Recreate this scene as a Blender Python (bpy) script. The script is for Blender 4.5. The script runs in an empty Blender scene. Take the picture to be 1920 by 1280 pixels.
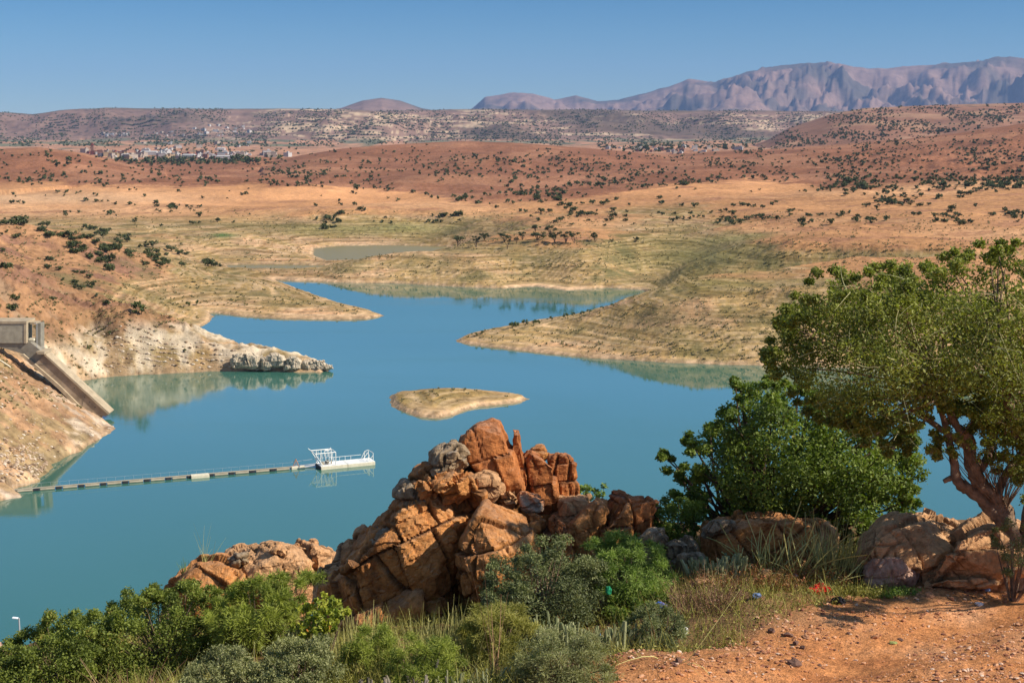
import bpy, bmesh, math, random
import numpy as np
from mathutils import Vector, Matrix
R = math.radians
SC = bpy.context.scene
COL = SC.collection

# ------------------------------------------------------------------ camera
F = 2666.7; PITCH = R(8.63); CZ = 60.0; CP, SP = math.cos(PITCH), math.sin(PITCH)
cam = bpy.data.cameras.new('camera'); camo = bpy.data.objects.new('camera', cam); COL.objects.link(camo)
cam.lens = 50; cam.sensor_width = 36; cam.clip_start = 0.1; cam.clip_end = 60000
camo.location = (0, 0, CZ); camo.rotation_euler = (math.pi/2 - PITCH, 0, 0)
SC.camera = camo
# ------------------------------------------------------------------ light
SUN_EL, SUN_AZ = R(40), R(106)          # azimuth measured from +Y towards +X
w = bpy.data.worlds.new('World'); SC.world = w; w.use_nodes = True
nt = w.node_tree; bg = nt.nodes['Background']
sky = nt.nodes.new('ShaderNodeTexSky'); sky.sky_type = 'NISHITA'; sky.sun_disc = False
sky.sun_elevation = SUN_EL; sky.sun_rotation = SUN_AZ
sky.altitude = 1200; sky.air_density = 1.0; sky.dust_density = 0.0; sky.ozone_density = 4.0
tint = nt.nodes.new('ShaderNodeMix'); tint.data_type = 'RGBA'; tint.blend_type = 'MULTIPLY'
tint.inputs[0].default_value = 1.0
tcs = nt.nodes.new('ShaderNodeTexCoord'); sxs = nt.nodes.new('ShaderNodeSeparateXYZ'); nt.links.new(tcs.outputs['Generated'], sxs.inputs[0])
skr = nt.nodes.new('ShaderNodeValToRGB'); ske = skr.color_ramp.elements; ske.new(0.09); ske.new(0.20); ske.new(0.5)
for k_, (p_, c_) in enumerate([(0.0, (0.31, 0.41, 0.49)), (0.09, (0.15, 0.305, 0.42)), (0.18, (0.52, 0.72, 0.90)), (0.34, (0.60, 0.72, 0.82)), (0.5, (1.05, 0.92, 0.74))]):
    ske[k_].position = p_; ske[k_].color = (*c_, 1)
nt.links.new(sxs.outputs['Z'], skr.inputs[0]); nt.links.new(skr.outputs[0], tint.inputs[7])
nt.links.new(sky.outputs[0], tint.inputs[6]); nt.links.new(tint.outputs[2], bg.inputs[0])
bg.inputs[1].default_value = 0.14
sun = bpy.data.lights.new('sun', 'SUN'); suno = bpy.data.objects.new('sun', sun); COL.objects.link(suno)
sun.energy = 4.8; sun.angle = R(0.5); sun.color = (1.0, 0.93, 0.82)
sd_ = Vector((math.sin(SUN_AZ)*math.cos(SUN_EL), math.cos(SUN_AZ)*math.cos(SUN_EL), math.sin(SUN_EL)))
suno.rotation_euler = sd_.to_track_quat('Z', 'Y').to_euler(); suno.location = (100, 0, 200)
vs = SC.view_settings; vs.view_transform = 'Standard'; vs.look = 'None'; vs.exposure = 0.46; vs.gamma = 1.0
SC.cycles.max_bounces = 6; SC.cycles.diffuse_bounces = 2; SC.cycles.glossy_bounces = 3
SC.cycles.transmission_bounces = 3; SC.cycles.transparent_max_bounces = 6; SC.cycles.volume_bounces = 0
SC.cycles.use_denoising = True

# ------------------------------------------------------------------ helpers: projection
def zy(py):                      # drop per metre of depth along +Y for an image row
    return math.tan(PITCH + math.atan((py-640)/F))
def pt(px, py, Y):               # pixel at depth Y -> world point
    q = zy(py); c = Y*CP + Y*q*SP
    return Vector(((px-960)/F*c, Y, CZ - q*Y))
def gp(px, py, z=0.0):           # pixel on the level z
    return pt(px, py, (CZ-z)/zy(py))
def gxy(px, Y, z):               # pixel column at depth Y and height z -> X
    return (px-960)/F*(Y*CP + (CZ-z)*SP)
def proj(X, Y, Z):
    c = Y*CP + (CZ-Z)*SP
    return 960 + F*X/c, 640 + F*((CZ-Z)*CP - Y*SP)/c

# ------------------------------------------------------------------ helpers: noise
def _h(ix, iy, iz, s):
    n = (ix.astype(np.int64)*374761393 + iy.astype(np.int64)*668265263 + iz.astype(np.int64)*2147483647 + s*974634777) & 0xffffffff
    n = ((n ^ (n >> 13))*1274126177) & 0xffffffff
    n = ((n ^ (n >> 15))*2246822519) & 0xffffffff
    return ((n ^ (n >> 16)) & 0xffff)/65535.0
def noise2(x, y, s=0):
    x = np.asarray(x, float); y = np.asarray(y, float)
    ix = np.floor(x); iy = np.floor(y); fx = x-ix; fy = y-iy
    u = fx*fx*fx*(fx*(fx*6-15)+10); v = fy*fy*fy*(fy*(fy*6-15)+10)
    z = np.zeros_like(ix); out = 0
    for dx in (0, 1):
        for dy in (0, 1):
            a = _h(ix+dx, iy+dy, z, s)*6.2831853
            g = np.cos(a)*(fx-dx) + np.sin(a)*(fy-dy)
            out = out + g*(u if dx else 1-u)*(v if dy else 1-v)
    return out*1.4
def fbm2(x, y, o=4, s=0, g=0.5, l=2.03):
    t = 0; a = 1
    for i in range(o):
        t = t + a*noise2(x*l**i, y*l**i, s+i*17); a *= g
    return t
def ridged2(x, y, o=4, s=0):
    t = 0; a = 0.55
    for i in range(o):
        t = t + a*(1-np.abs(noise2(x*2.07**i, y*2.07**i, s+i*13))*2); a *= 0.5
    return t
def noise3(p, s=0):
    ip = np.floor(p); f = p-ip; u = f*f*(3-2*f); out = 0
    for dx in (0, 1):
        for dy in (0, 1):
            for dz in (0, 1):
                wgt = (u[:, 0] if dx else 1-u[:, 0])*(u[:, 1] if dy else 1-u[:, 1])*(u[:, 2] if dz else 1-u[:, 2])
                out = out + wgt*_h(ip[:, 0]+dx, ip[:, 1]+dy, ip[:, 2]+dz, s)
    return out*2-1
def fbm3(p, o=4, s=0, g=0.5):
    t = 0; a = 1
    for i in range(o):
        t = t + a*noise3(p*2.03**i, s+i*11); a *= g
    return t
def sstep(a, b, x):
    t = np.clip((x-a)/(b-a), 0, 1); return t*t*(3-2*t)
def mixc(c, d, m):
    m = np.asarray(m)[..., None]; return c*(1-m) + np.asarray(d)*m

# ------------------------------------------------------------------ helpers: objects
def tag(o, label=None, cat=None, group=None, kind=None):
    if label: o['label'] = label
    if cat: o['category'] = cat
    if group: o['group'] = group
    if kind: o['kind'] = kind
    return o
def empty(name, loc, label, cat, group=None):
    o = bpy.data.objects.new(name, None); COL.objects.link(o); o.location = loc
    o.empty_display_size = 0.3
    return tag(o, label, cat, group)
def link(name, me, mat, parent=None, loc=None):
    o = bpy.data.objects.new(name, me); COL.objects.link(o)
    if mat is not None and len(me.materials) == 0: me.materials.append(mat)
    if parent is not None: o.parent = parent
    if loc is not None: o.location = loc
    return o
def mesh_np(name, V, Fq, attrs=None, smooth=False):
    """V (n,3), Fq (m,k) with k = 3 or 4"""
    V = np.asarray(V, np.float32); Fq = np.asarray(Fq, np.int32)
    me = bpy.data.meshes.new(name); k = Fq.shape[1]
    me.vertices.add(len(V)); me.vertices.foreach_set('co', V.ravel())
    me.loops.add(Fq.size); me.loops.foreach_set('vertex_index', Fq.ravel())
    me.polygons.add(len(Fq)); me.polygons.foreach_set('loop_start', np.arange(0, Fq.size, k, dtype=np.int32))
    me.polygons.foreach_set('loop_total', np.full(len(Fq), k, np.int32))
    me.polygons.foreach_set('use_smooth', np.full(len(Fq), smooth, bool))
    me.update(calc_edges=True)
    for nme, (typ, arr) in (attrs or {}).items():
        a = me.attributes.new(nme, typ, 'POINT')
        a.data.foreach_set({'FLOAT': 'value', 'FLOAT_COLOR': 'color', 'FLOAT_VECTOR': 'vector'}[typ], np.asarray(arr, np.float32).ravel())
    return me
def col4(c): return np.concatenate([c, np.ones(c.shape[:-1]+(1,))], -1)

class MB:
    """collects boxes, bars and tubes into one mesh"""
    def __init__(s): s.bm = bmesh.new()
    def box(s, c, d, rot=None):
        m = Matrix.Translation(c) @ (rot.to_4x4() if rot else Matrix()) @ Matrix.Diagonal((*d, 1))
        bmesh.ops.create_cube(s.bm, size=1, matrix=m); return s
    def bar(s, a, b, r, n=8, r2=None):
        a = Vector(a); b = Vector(b); d = b-a
        m = Matrix.Translation((a+b)/2) @ d.to_track_quat('Z', 'Y').to_matrix().to_4x4()
        bmesh.ops.create_cone(s.bm, cap_ends=True, segments=n, radius1=r, radius2=r if r2 is None else r2, depth=d.length, matrix=m); return s
    def prism(s, pts, off):
        """polygon pts (3D) extruded by off"""
        a = [s.bm.verts.new(p) for p in pts]; b = [s.bm.verts.new(Vector(p)+Vector(off)) for p in pts]
        n = len(a); s.bm.faces.new(a); s.bm.faces.new(b[::-1])
        for i in range(n): s.bm.faces.new((a[i], b[i], b[(i+1) % n], a[(i+1) % n]))
        return s
    def build(s, name, mat, parent=None, bevel=0, loc=None):
        bmesh.ops.recalc_face_normals(s.bm, faces=s.bm.faces)
        if bevel: bmesh.ops.bevel(s.bm, geom=list(s.bm.edges), offset=bevel, segments=1, affect='EDGES')
        me = bpy.data.meshes.new(name); s.bm.to_mesh(me); s.bm.free()
        return link(name, me, mat, parent, loc)

# ------------------------------------------------------------------ helpers: materials
def newmat(name):
    m = bpy.data.materials.new(name); m.use_nodes = True; n = m.node_tree; b = n.nodes['Principled BSDF']
    b.inputs['Specular IOR Level'].default_value = 0.25
    return m, n, b
def nnoise(n, scale, detail=6, rough=0.6, coord=None, dist=0.0):
    t = n.nodes.new('ShaderNodeTexNoise'); t.inputs['Scale'].default_value = scale
    t.inputs['Detail'].default_value = detail; t.inputs['Roughness'].default_value = rough; t.inputs['Distortion'].default_value = dist
    if coord is not None: n.links.new(coord, t.inputs['Vector'])
    return t.outputs['Fac']
def nramp(n, fac, stops):
    r = n.nodes.new('ShaderNodeValToRGB'); e = r.color_ramp.elements
    while len(e) < len(stops): e.new(0.5)
    for k, (p, c) in enumerate(stops):
        e[k].position = p; e[k].color = (*c, 1) if isinstance(c, tuple) else (c, c, c, 1)
    n.links.new(fac, r.inputs[0]); return r.outputs[0]
def nmix(n, a, b, fac, mode='MIX'):
    m = n.nodes.new('ShaderNodeMix'); m.data_type = 'RGBA'; m.blend_type = mode
    for sock, v in ((m.inputs[6], a), (m.inputs[7], b), (m.inputs[0], fac)):
        if hasattr(v, 'links'): n.links.new(v, sock)
        else: sock.default_value = (*v, 1) if isinstance(v, tuple) else v
    return m.outputs[2]
def nbump(n, b, h, strength, dist):
    u = n.nodes.new('ShaderNodeBump'); u.inputs['Strength'].default_value = strength; u.inputs['Distance'].default_value = dist
    n.links.new(h, u.inputs['Height']); n.links.new(u.outputs[0], b.inputs['Normal']); return u
def nmath(n, op, a, b=0.0):
    m = n.nodes.new('ShaderNodeMath'); m.operation = op
    for s_, v in ((m.inputs[0], a), (m.inputs[1], b)):
        if hasattr(v, 'links'): n.links.new(v, s_)
        else: s_.default_value = v
    return m.outputs[0]
def ncoord(n): return n.nodes.new('ShaderNodeNewGeometry').outputs['Position']
def nobj(n): return n.nodes.new('ShaderNodeTexCoord').outputs['Object']
def nattr(n, name, out='Fac'):
    a = n.nodes.new('ShaderNodeAttribute'); a.attribute_name = name; return a.outputs[out]

def plain(name, c, rough=0.7, var=0.25, scale=6, metal=0, bump=0.0):
    m, n, b = newmat(name); f = nnoise(n, scale, 5, 0.6, nobj(n))
    c1 = tuple(x*(1-var) for x in c); c2 = tuple(min(1, x*(1+var)) for x in c)
    n.links.new(nramp(n, f, [(0.3, c1), (0.7, c2)]), b.inputs['Base Color'])
    b.inputs['Roughness'].default_value = rough; b.inputs['Metallic'].default_value = metal
    if bump: nbump(n, b, nnoise(n, scale*5, 4, 0.6, nobj(n)), 0.5, bump)
    return m
def foliage_mat(name, dark, light, extra=None, transl=0.3):
    """extra: colour of a few odd leaves"""
    m, n, b = newmat(name); t = nattr(n, 'tint')
    st = [(0.0, dark), (0.75, light)]
    if extra: st += [(0.90, light), (0.93, extra)]
    c = nramp(n, t, st); n.links.new(c, b.inputs['Base Color']); b.inputs['Roughness'].default_value = 0.55
    b.inputs['Specular IOR Level'].default_value = 0.3
    tr = n.nodes.new('ShaderNodeBsdfTranslucent'); n.links.new(nmix(n, c, (1.0, 1.15, 0.5), 1.0, 'MULTIPLY'), tr.inputs[0])
    mx = n.nodes.new('ShaderNodeMixShader'); mx.inputs[0].default_value = transl
    n.links.new(b.outputs[0], mx.inputs[1]); n.links.new(tr.outputs[0], mx.inputs[2])
    n.links.new(mx.outputs[0], n.nodes['Material Output'].inputs['Surface']); return m

# terrain: colour of the ground cover per vertex, broken up by noise
def terrain_mat():
    m, n, b = newmat('dry_land'); c = ncoord(n); col = nattr(n, 'Col', 'Color')
    n1 = nnoise(n, 0.012, 8, 0.62, c); n2 = nnoise(n, 0.35, 8, 0.68, c); n3 = nnoise(n, 0.07, 5, 0.6, c)
    v1 = nramp(n, n1, [(0.3, 0.72), (0.7, 1.25)]); v2 = nramp(n, n2, [(0.32, 0.42), (0.5, 1.0), (0.68, 1.45)])
    x = nmix(n, col, v1, 1.0, 'MULTIPLY')
    x2 = nmix(n, x, v2, nattr(n, 'rough'), 'MULTIPLY')
    x3 = nmix(n, x2, (0.15, 0.13, 0.055), nmath(n, 'MULTIPLY', nramp(n, n3, [(0.47, 0.0), (0.62, 1.0)]), nattr(n, 'green')))
    # steep faces show bare rock, far slopes carry dots of scrub
    vor = n.nodes.new('ShaderNodeTexVoronoi'); vor.inputs['Scale'].default_value = 0.028; n.links.new(c, vor.inputs['Vector'])
    sp = nramp(n, vor.outputs['Distance'], [(0.22, 1.0), (0.36, 0.0)])
    cl = nramp(n, nnoise(n, 0.0025, 5, 0.65, c), [(0.38, 0.1), (0.6, 1.0)])
    sf = nmath(n, 'MULTIPLY', nmath(n, 'MULTIPLY', sp, cl), nattr(n, 'scrub'))
    x4 = nmix(n, x3, (0.045, 0.045, 0.028), sf)
    mpz = n.nodes.new('ShaderNodeMapping'); mpz.inputs['Scale'].default_value = (0.012, 0.012, 1.9); n.links.new(c, mpz.inputs[0])
    ln = nnoise(n, 1.0, 5, 0.75, mpz.outputs[0])
    x4 = nmix(n, x4, nramp(n, ln, [(0.36, (0.58, 0.55, 0.44)), (0.46, (0.94, 0.92, 0.84)), (0.54, (1.0, 1.0, 1.0)), (0.62, (1.38, 1.28, 1.2))]), nattr(n, 'shore'), 'MULTIPLY')
    n.links.new(x4, b.inputs['Base Color']); b.inputs['Roughness'].default_value = 0.95
    b.inputs['Specular IOR Level'].default_value = 0.05
    h = nmath(n, 'ADD', nmath(n, 'MULTIPLY', nnoise(n, 0.25, 8, 0.7, c), 1.0), nmath(n, 'MULTIPLY', nnoise(n, 0.03, 6, 0.6, c), 4.0))
    nbump(n, b, h, 0.6, 1.1); return m
def dirt_mat():
    m, n, b = newmat('red_gravel_dirt'); c = ncoord(n)
    n1 = nnoise(n, 0.6, 6, 0.6, c); n2 = nnoise(n, 9, 8, 0.7, c); n3 = nnoise(n, 38, 4, 0.6, c)
    x = nramp(n, n1, [(0.3, (0.40, 0.145, 0.055)), (0.5, (0.58, 0.24, 0.088)), (0.72, (0.64, 0.32, 0.16))])
    x = nmix(n, x, nramp(n, n2, [(0.3, 0.5), (0.55, 1.05), (0.7, 1.3)]), 0.85, 'MULTIPLY')
    x = nmix(n, x, nramp(n, n3, [(0.33, 0.45), (0.5, 1.0), (0.67, 1.4)]), 0.8, 'MULTIPLY')
    x = nmix(n, x, (0.15, 0.10, 0.05), nattr(n, 'veg'))
    n.links.new(x, b.inputs['Base Color']); b.inputs['Roughness'].default_value = 0.95; b.inputs['Specular IOR Level'].default_value = 0.1
    h = nmath(n, 'ADD', nnoise(n, 12, 8, 0.72, c), nmath(n, 'MULTIPLY', nnoise(n, 45, 3, 0.6, c), 0.4))
    nbump(n, b, h, 0.8, 0.06); return m
def rock_mat(name, base, dark, pale, grey=0.3, stain=0.5, topgrey=0.5, bump=1.0):
    m, n, b = newmat(name); c = nobj(n); g = n.nodes.new('ShaderNodeNewGeometry')
    n1 = nnoise(n, 0.9, 7, 0.62, c, 0.4); n2 = nnoise(n, 3.5, 8, 0.66, c, 0.6); n3 = nnoise(n, 14, 6, 0.7, c)
    x = nramp(n, n2, [(0.28, dark), (0.48, base), (0.66, base), (0.80, pale)])
    x = nmix(n, x, dark, nmath(n, 'MULTIPLY', nramp(n, n1, [(0.42, 1.0), (0.58, 0.0)]), stain))
    x = nmix(n, x, pale, nmath(n, 'MULTIPLY', nramp(n, nnoise(n, 1.6, 6, 0.7, c, 1.2), [(0.55, 0.0), (0.7, 1.0)]), grey))
    # weathered crust and lichen lie on what faces up
    sx = n.nodes.new('ShaderNodeSeparateXYZ'); n.links.new(g.outputs['Normal'], sx.inputs[0])
    up = nmath(n, 'MULTIPLY', nramp(n, sx.outputs['Z'], [(0.35, 0.0), (0.85, 1.0)]), nramp(n, n2, [(0.4, 0.2), (0.6, 1.0)]))
    x = nmix(n, x, (0.40, 0.34, 0.27), nmath(n, 'MULTIPLY', up, topgrey))
    x = nmix(n, x, nramp(n, n3, [(0.3, 0.5), (0.5, 1.0), (0.7, 1.3)]), 0.8, 'MULTIPLY')
    x = nmix(n, x, nramp(n, nattr(n, 'crack'), [(0.0, 1.0), (1.0, 0.22)]), 0.9, 'MULTIPLY')
    n.links.new(x, b.inputs['Base Color']); b.inputs['Roughness'].default_value = 0.85; b.inputs['Specular IOR Level'].default_value = 0.2
    h = nmath(n, 'ADD', nnoise(n, 5, 9, 0.7, c, 0.5), nmath(n, 'MULTIPLY', nnoise(n, 22, 6, 0.7, c), 0.35))
    nbump(n, b, h, 0.9, 0.09*bump); return m

M = {}
M['terrain'] = terrain_mat(); M['dirt'] = dirt_mat()
M['rock'] = rock_mat('orange_rock', (0.62, 0.26, 0.075), (0.26, 0.095, 0.03), (0.72, 0.43, 0.19), 0.35, 0.55, 0.25)
M['rock_red'] = rock_mat('red_rock', (0.56, 0.20, 0.058), (0.22, 0.07, 0.025), (0.62, 0.30, 0.12), 0.25, 0.55, 0.25)
M['rock_pale'] = rock_mat('pale_orange_rock', (0.68, 0.37, 0.17), (0.26, 0.12, 0.05), (0.66, 0.44, 0.26), 0.45, 0.3, 0.15)
M['rock_grey'] = rock_mat('grey_rock', (0.36, 0.25, 0.14), (0.20, 0.12, 0.06), (0.45, 0.38, 0.28), 0.4, 0.4, 0.5)
M['rock_pink'] = rock_mat('pink_rock', (0.50, 0.30, 0.21), (0.34, 0.17, 0.11), (0.58, 0.42, 0.33), 0.4, 0.3, 0.3, 0.6)
M['rock_white'] = rock_mat('bleached_rock', (0.70, 0.57, 0.40), (0.48, 0.36, 0.24), (0.78, 0.68, 0.52), 0.5, 0.12, 0.1, 4)
M['rock_lichen'] = rock_mat('lichen_rock', (0.46, 0.40, 0.30), (0.50, 0.13, 0.01), (0.6, 0.54, 0.44), 0.4, 0.9, 0.1)
M['stone'] = plain('gravel_stone', (0.42, 0.20, 0.10), 0.9, 0.5, 9)
M['stone_dark'] = plain('dark_stone', (0.15, 0.08, 0.055), 0.9, 0.4, 12)
M['bark'] = plain('bark', (0.21, 0.14, 0.088), 0.9, 0.6, 9, bump=0.09)
M['bark_dark'] = plain('dark_bark', (0.10, 0.065, 0.04), 0.9, 0.4, 7)
M['concrete'] = plain('concrete', (0.34, 0.30, 0.22), 0.9, 0.25, 0.8, bump=0.02)
M['concrete_pale'] = plain('pale_concrete', (0.40, 0.31, 0.20), 0.9, 0.22, 0.8)
M['concrete_dark'] = plain('dark_concrete', (0.24, 0.21, 0.16), 0.9, 0.25, 0.6)
M['white'] = plain('white_paint', (0.80, 0.78, 0.72), 0.5, 0.06, 2)
M['cream'] = plain('cream_steel', (0.66, 0.58, 0.42), 0.6, 0.12, 2)
M['pipe'] = plain('weathered_pipe', (0.36, 0.31, 0.22), 0.7, 0.2, 1)
M['black'] = plain('black_rubber', (0.03, 0.03, 0.035), 0.6, 0.3, 3)
M['rust'] = plain('rusty_steel', (0.40, 0.20, 0.12), 0.8, 0.3, 3)
M['steel'] = plain('galvanised_steel', (0.40, 0.41, 0.42), 0.45, 0.1, 2)
M['lampwhite'] = plain('white_enamel', (0.85, 0.87, 0.9), 0.3, 0.03, 2)

# ================================================================== the land
def poly3(lst): return np.array([gp(*p)[:2] for p in lst])
LAKE = poly3([(-900,980),(-40,952),(0,938),(42,932),(45,925),(30,918),(70,904),(88,888),(98,870),(145,848),(190,822),(218,803),(206,794),(188,786),
    (196,776),(170,748),(146,716),(200,706),(300,701),(400,696),(500,695),(560,698),(600,699),(626,691),(600,688),(540,676),(470,664),(400,650),(350,632),
    (352,622),(392,606),(402,592),(396,586),(440,592),(520,598),(640,600),(690,598),(722,592),(690,581),(640,569),(600,556),(560,542),(515,525),
    (560,527),(640,530),(760,532),(860,538),(940,541),(1005,537),(1060,545),(1140,540),(1200,543),(1215,549),(1185,562),(1150,571),(1080,590),(1000,602),(950,612),(880,626),
    (848,638),(870,645),(940,654),(1000,661),(1100,671),(1250,680),(1430,686),(1600,690),(1920,694),(2900,700),(3400,1500),(-1500,1500)])
ISLE = poly3([(726,745),(740,738),(790,733),(860,731),(930,737),(975,742),(1000,748),(960,757),(900,763),(872,770),(855,779),(820,785),(775,781),(742,768),(727,755)])
POND = poly3([(590,466),(640,461),(740,460),(850,463),(830,474),(800,486),(700,494),(620,492),(590,480)])
POND2 = poly3([(425,497),(520,496),(640,499),(590,505),(480,507),(430,503)])
def seg_dist(X, Y, P):
    """signed distance: + inside"""
    d2 = np.full(X.shape, 1e18); ins = np.zeros(X.shape, bool); n = len(P)
    for i in range(n):
        ax, ay = P[i]; bx, by = P[(i+1) % n]; ex, ey = bx-ax, by-ay
        t = np.clip(((X-ax)*ex + (Y-ay)*ey)/(ex*ex+ey*ey), 0, 1)
        d2 = np.minimum(d2, (X-ax-t*ex)**2 + (Y-ay-t*ey)**2)
        c = ((ay > Y) != (by > Y)) & (X < ex*(Y-ay)/(ey if ey else 1e-9) + ax); ins ^= c
    return np.where(ins, 1, -1)*np.sqrt(d2)
CTRL = np.array([
 (-400,230,16),(-400,285,25),(0,225,1),(0,240,5),(0,262,11),(0,285,15.5),(60,283,11.5),(100,283,8),(100,262,4),(150,283,4.5),(190,283,1),(60,250,4),
 (-400,350,36),(-400,480,38),(0,305,15.5),(0,325,20),(0,350,23.5),(0,400,27),(0,490,30),(100,305,9),(100,330,12),(100,352,15),(100,400,21),(100,490,27.4),(60,295,13),
 (150,300,4),(150,330,5),(200,345,8),(200,360,12),(200,400,16.5),(200,440,21),(200,490,24.6),(270,349,11.5),(240,349,12),(350,352,8.5),(400,349,5.5),(500,346,4.5),(600,345,2.2),
 (250,400,12),(300,390,8),(320,400,5),(250,440,17),(300,440,13),(300,490,19.2),(400,470,8),(430,490,11.6),(490,490,7.8),(560,485,3.8),(640,465,1.8),(440,460,3.5),(500,460,3),(380,450,6),
 (-400,700,14),(0,560,15),(0,640,8.5),(0,780,8),(200,560,13),(200,640,7),(200,780,8),(300,600,6),(330,660,8),(420,600,4),(450,620,3.0),(430,640,2.2),(430,720,6),(300,720,7.5),(560,640,2.5),
 (600,560,1.5),(520,580,2),(540,680,6.8),(470,675,5.5),(600,668,4),(640,640,1.5),(640,575,4),(700,568,8),(780,565,10.5),(860,562,9),(940,556,5.5),(1010,545,1),
 (960,575,10),(1020,565,8),(1080,562,10),(1140,556,7),(1180,550,3),(1190,530,1),(1100,536,2.5),(780,610,5),(860,610,10),
 (590,732,1.5),(590,785,11.6),(700,732,1.2),(700,787,11.6),(820,735,3),(820,790,12),(900,710,11),(860,650,10.5),(840,640,8.5),(870,590,10.5),(950,588,12.3),(1050,588,12.6),(1120,585,12.5),(950,640,12.6),(1100,650,13),(940,812,13),
 (480,790,8),(480,880,11.5),(600,900,12),(800,900,12.5),(600,1050,12.5),(900,1000,13.5),(300,900,10),(0,900,9),(-400,900,12),(0,1200,11),(300,1100,11.5),(600,1250,12),(900,1200,13.5),(1200,1200,15),
 (900,400,1.8),(1000,400,4.2),(1000,420,3),(1100,390,6.5),(1100,430,6),(1200,393,10),(1200,440,9.5),(1200,480,4.5),(1300,398,13),(1300,450,13.8),(1400,402,15),(1450,450,15.8),(1600,402,16),(1600,500,17),(1900,402,17),(1900,500,18),(2300,400,14),(2300,600,22),
 (1250,515,2.5),(1250,560,4),(1300,530,9),(1340,500,14),(1320,600,11),(1300,650,13),(1200,600,11),(1200,700,13.5),(1400,520,16.5),(1400,620,16),(1400,700,17),(1600,700,18.5),(1900,700,20),(1200,850,13.5),(1400,850,16.5),(1900,850,23),(1200,1000,14.5),(1400,1000,18),(1600,1000,22),(1900,1000,27),(2400,1000,34),(1900,1200,32),(2400,1200,40),(1500,1200,20),
 (0,1500,11),(900,1500,14),(1900,1500,34),(0,2200,11),(900,2200,11),(1900,2200,30),(0,4000,11),(900,4000,11),(1900,4000,14),(0,8000,12),(1900,8000,12),(-400,2000,12),(-400,5000,12),(2400,2500,30),
])
def uv_of(X, Y): return 9.3*X/Y*2.9, 15*np.log(Y)     # ~ 1 unit = 100 px ; 7 % of depth
def ctrl_xy():
    X = np.array([gxy(p[0], p[1], p[2]) for p in CTRL]); return X, CTRL[:, 1]
cu, cv = uv_of(*ctrl_xy())
CC = 0.5
_A = np.sqrt((cu[:, None]-cu)**2 + (cv[:, None]-cv)**2 + CC*CC)
_n = len(cu); _S = np.zeros((_n+1, _n+1)); _S[:_n, :_n] = -_A + 0.0*np.eye(_n); _S[:_n, _n] = 1; _S[_n, :_n] = 1
_W = np.linalg.solve(_S, np.append(CTRL[:, 2], 0))
def basin(X, Y):
    u, v = uv_of(X, Y); u = np.clip(u, -30, 30); out = np.full(X.shape, _W[_n])
    for i in range(_n): out = out - _W[i]*np.sqrt((u-cu[i])**2 + (v-cv[i])**2 + CC*CC)
    return out
def crest(T, pts, Y0):
    """pts: (px, py) skyline -> crest height as function of t = X/Y at depth Y0"""
    t = []; z = []
    for px, py in pts:
        p = pt(px, py, Y0); t.append(p.x/Y0); z.append(p.z)
    return np.interp(T, t, z)
RG = {
 'left_knoll': (1450, 0.25, 0.12, [(-900,250),(-200,268),(0,279),(70,276),(150,286),(220,304),(300,322),(400,345)]),
 'brown': (1850, 0.33, 0.15, [(330,330),(400,322),(480,308),(560,292),(640,279),(700,273),(780,268),(860,264),(960,268),(1100,278),(1260,291),(1330,286),(1420,281),(1560,272),(1700,260),(1800,248),(1920,232),(2300,215),(2900,200)]),
 'far_right': (3300, 0.34, 0.2, [(1300,330),(1390,284),(1440,262),(1480,240),(1560,214),(1620,203),(1760,197),(1920,193),(2400,185),(2900,180)]),
 'mesa': (5900, 0.15, 0.4, [(-900,225),(-200,205),(0,211),(60,214),(110,207),(200,202),(400,205),(640,204),(700,208),(900,205),(1100,206),(1300,207),(1560,209),(1900,210),(2900,210)]),
 'spur': (5050, 0.085, 0.1, [(420,262),(480,238),(560,222),(640,209),(700,208),(760,217),(830,226),(900,218),(960,226),(1040,232),(1120,226),(1200,236),(1300,248),(1380,262)]),
 'spur_left': (4900, 0.05, 0.05, [(-400,240),(-60,246),(0,250),(60,264),(95,252),(125,251),(165,268),(240,262),(300,250),(340,262)]),
 'dome': (9500, 0.12, 0.1, [(560,215),(640,203),(680,189),(715,184),(750,189),(790,203),(850,214)]),
 'mountain': (15000, 0.22, 0.25, [(800,225),(860,208),(885,203),(910,181),(960,173),(1000,176),(1040,187),(1080,179),(1120,190),(1160,187),(1220,173),(1260,160),(1290,147),(1340,151),(1400,136),(1460,126),(1500,118),(1550,115),(1600,126),(1660,128),(1720,123),(1800,118),(1845,116),(1872,105),(1920,110),(2100,90),(2500,120),(2900,150)]),
}
def near_hill(X, Y):
    Yc = np.maximum(Y, 0)
    z = CZ - 3.75 - 0.14*Y
    z = np.where(Y < 12, np.interp(Y, [-60, -5, 0, 3, 8, 12], [60, 60, 58.25, 57.2, 55.25, CZ-3.75-0.14*12]), z)
    s = -.73*(X-1) + .68*(Y-14)
    z = z - 0.15*np.logaddexp(0, s*2)/2*sstep(4, 12, Y)*sstep(2.6, -1.5, X)
    # break of slope behind the rocks
    e = (Y - 27.0); z = z - 0.34*np.logaddexp(0, e*0.8)/0.8
    z = z + 9*np.exp(-(((X+39)/16)**2 + ((Y-106)/16)**2))
    return z
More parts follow.
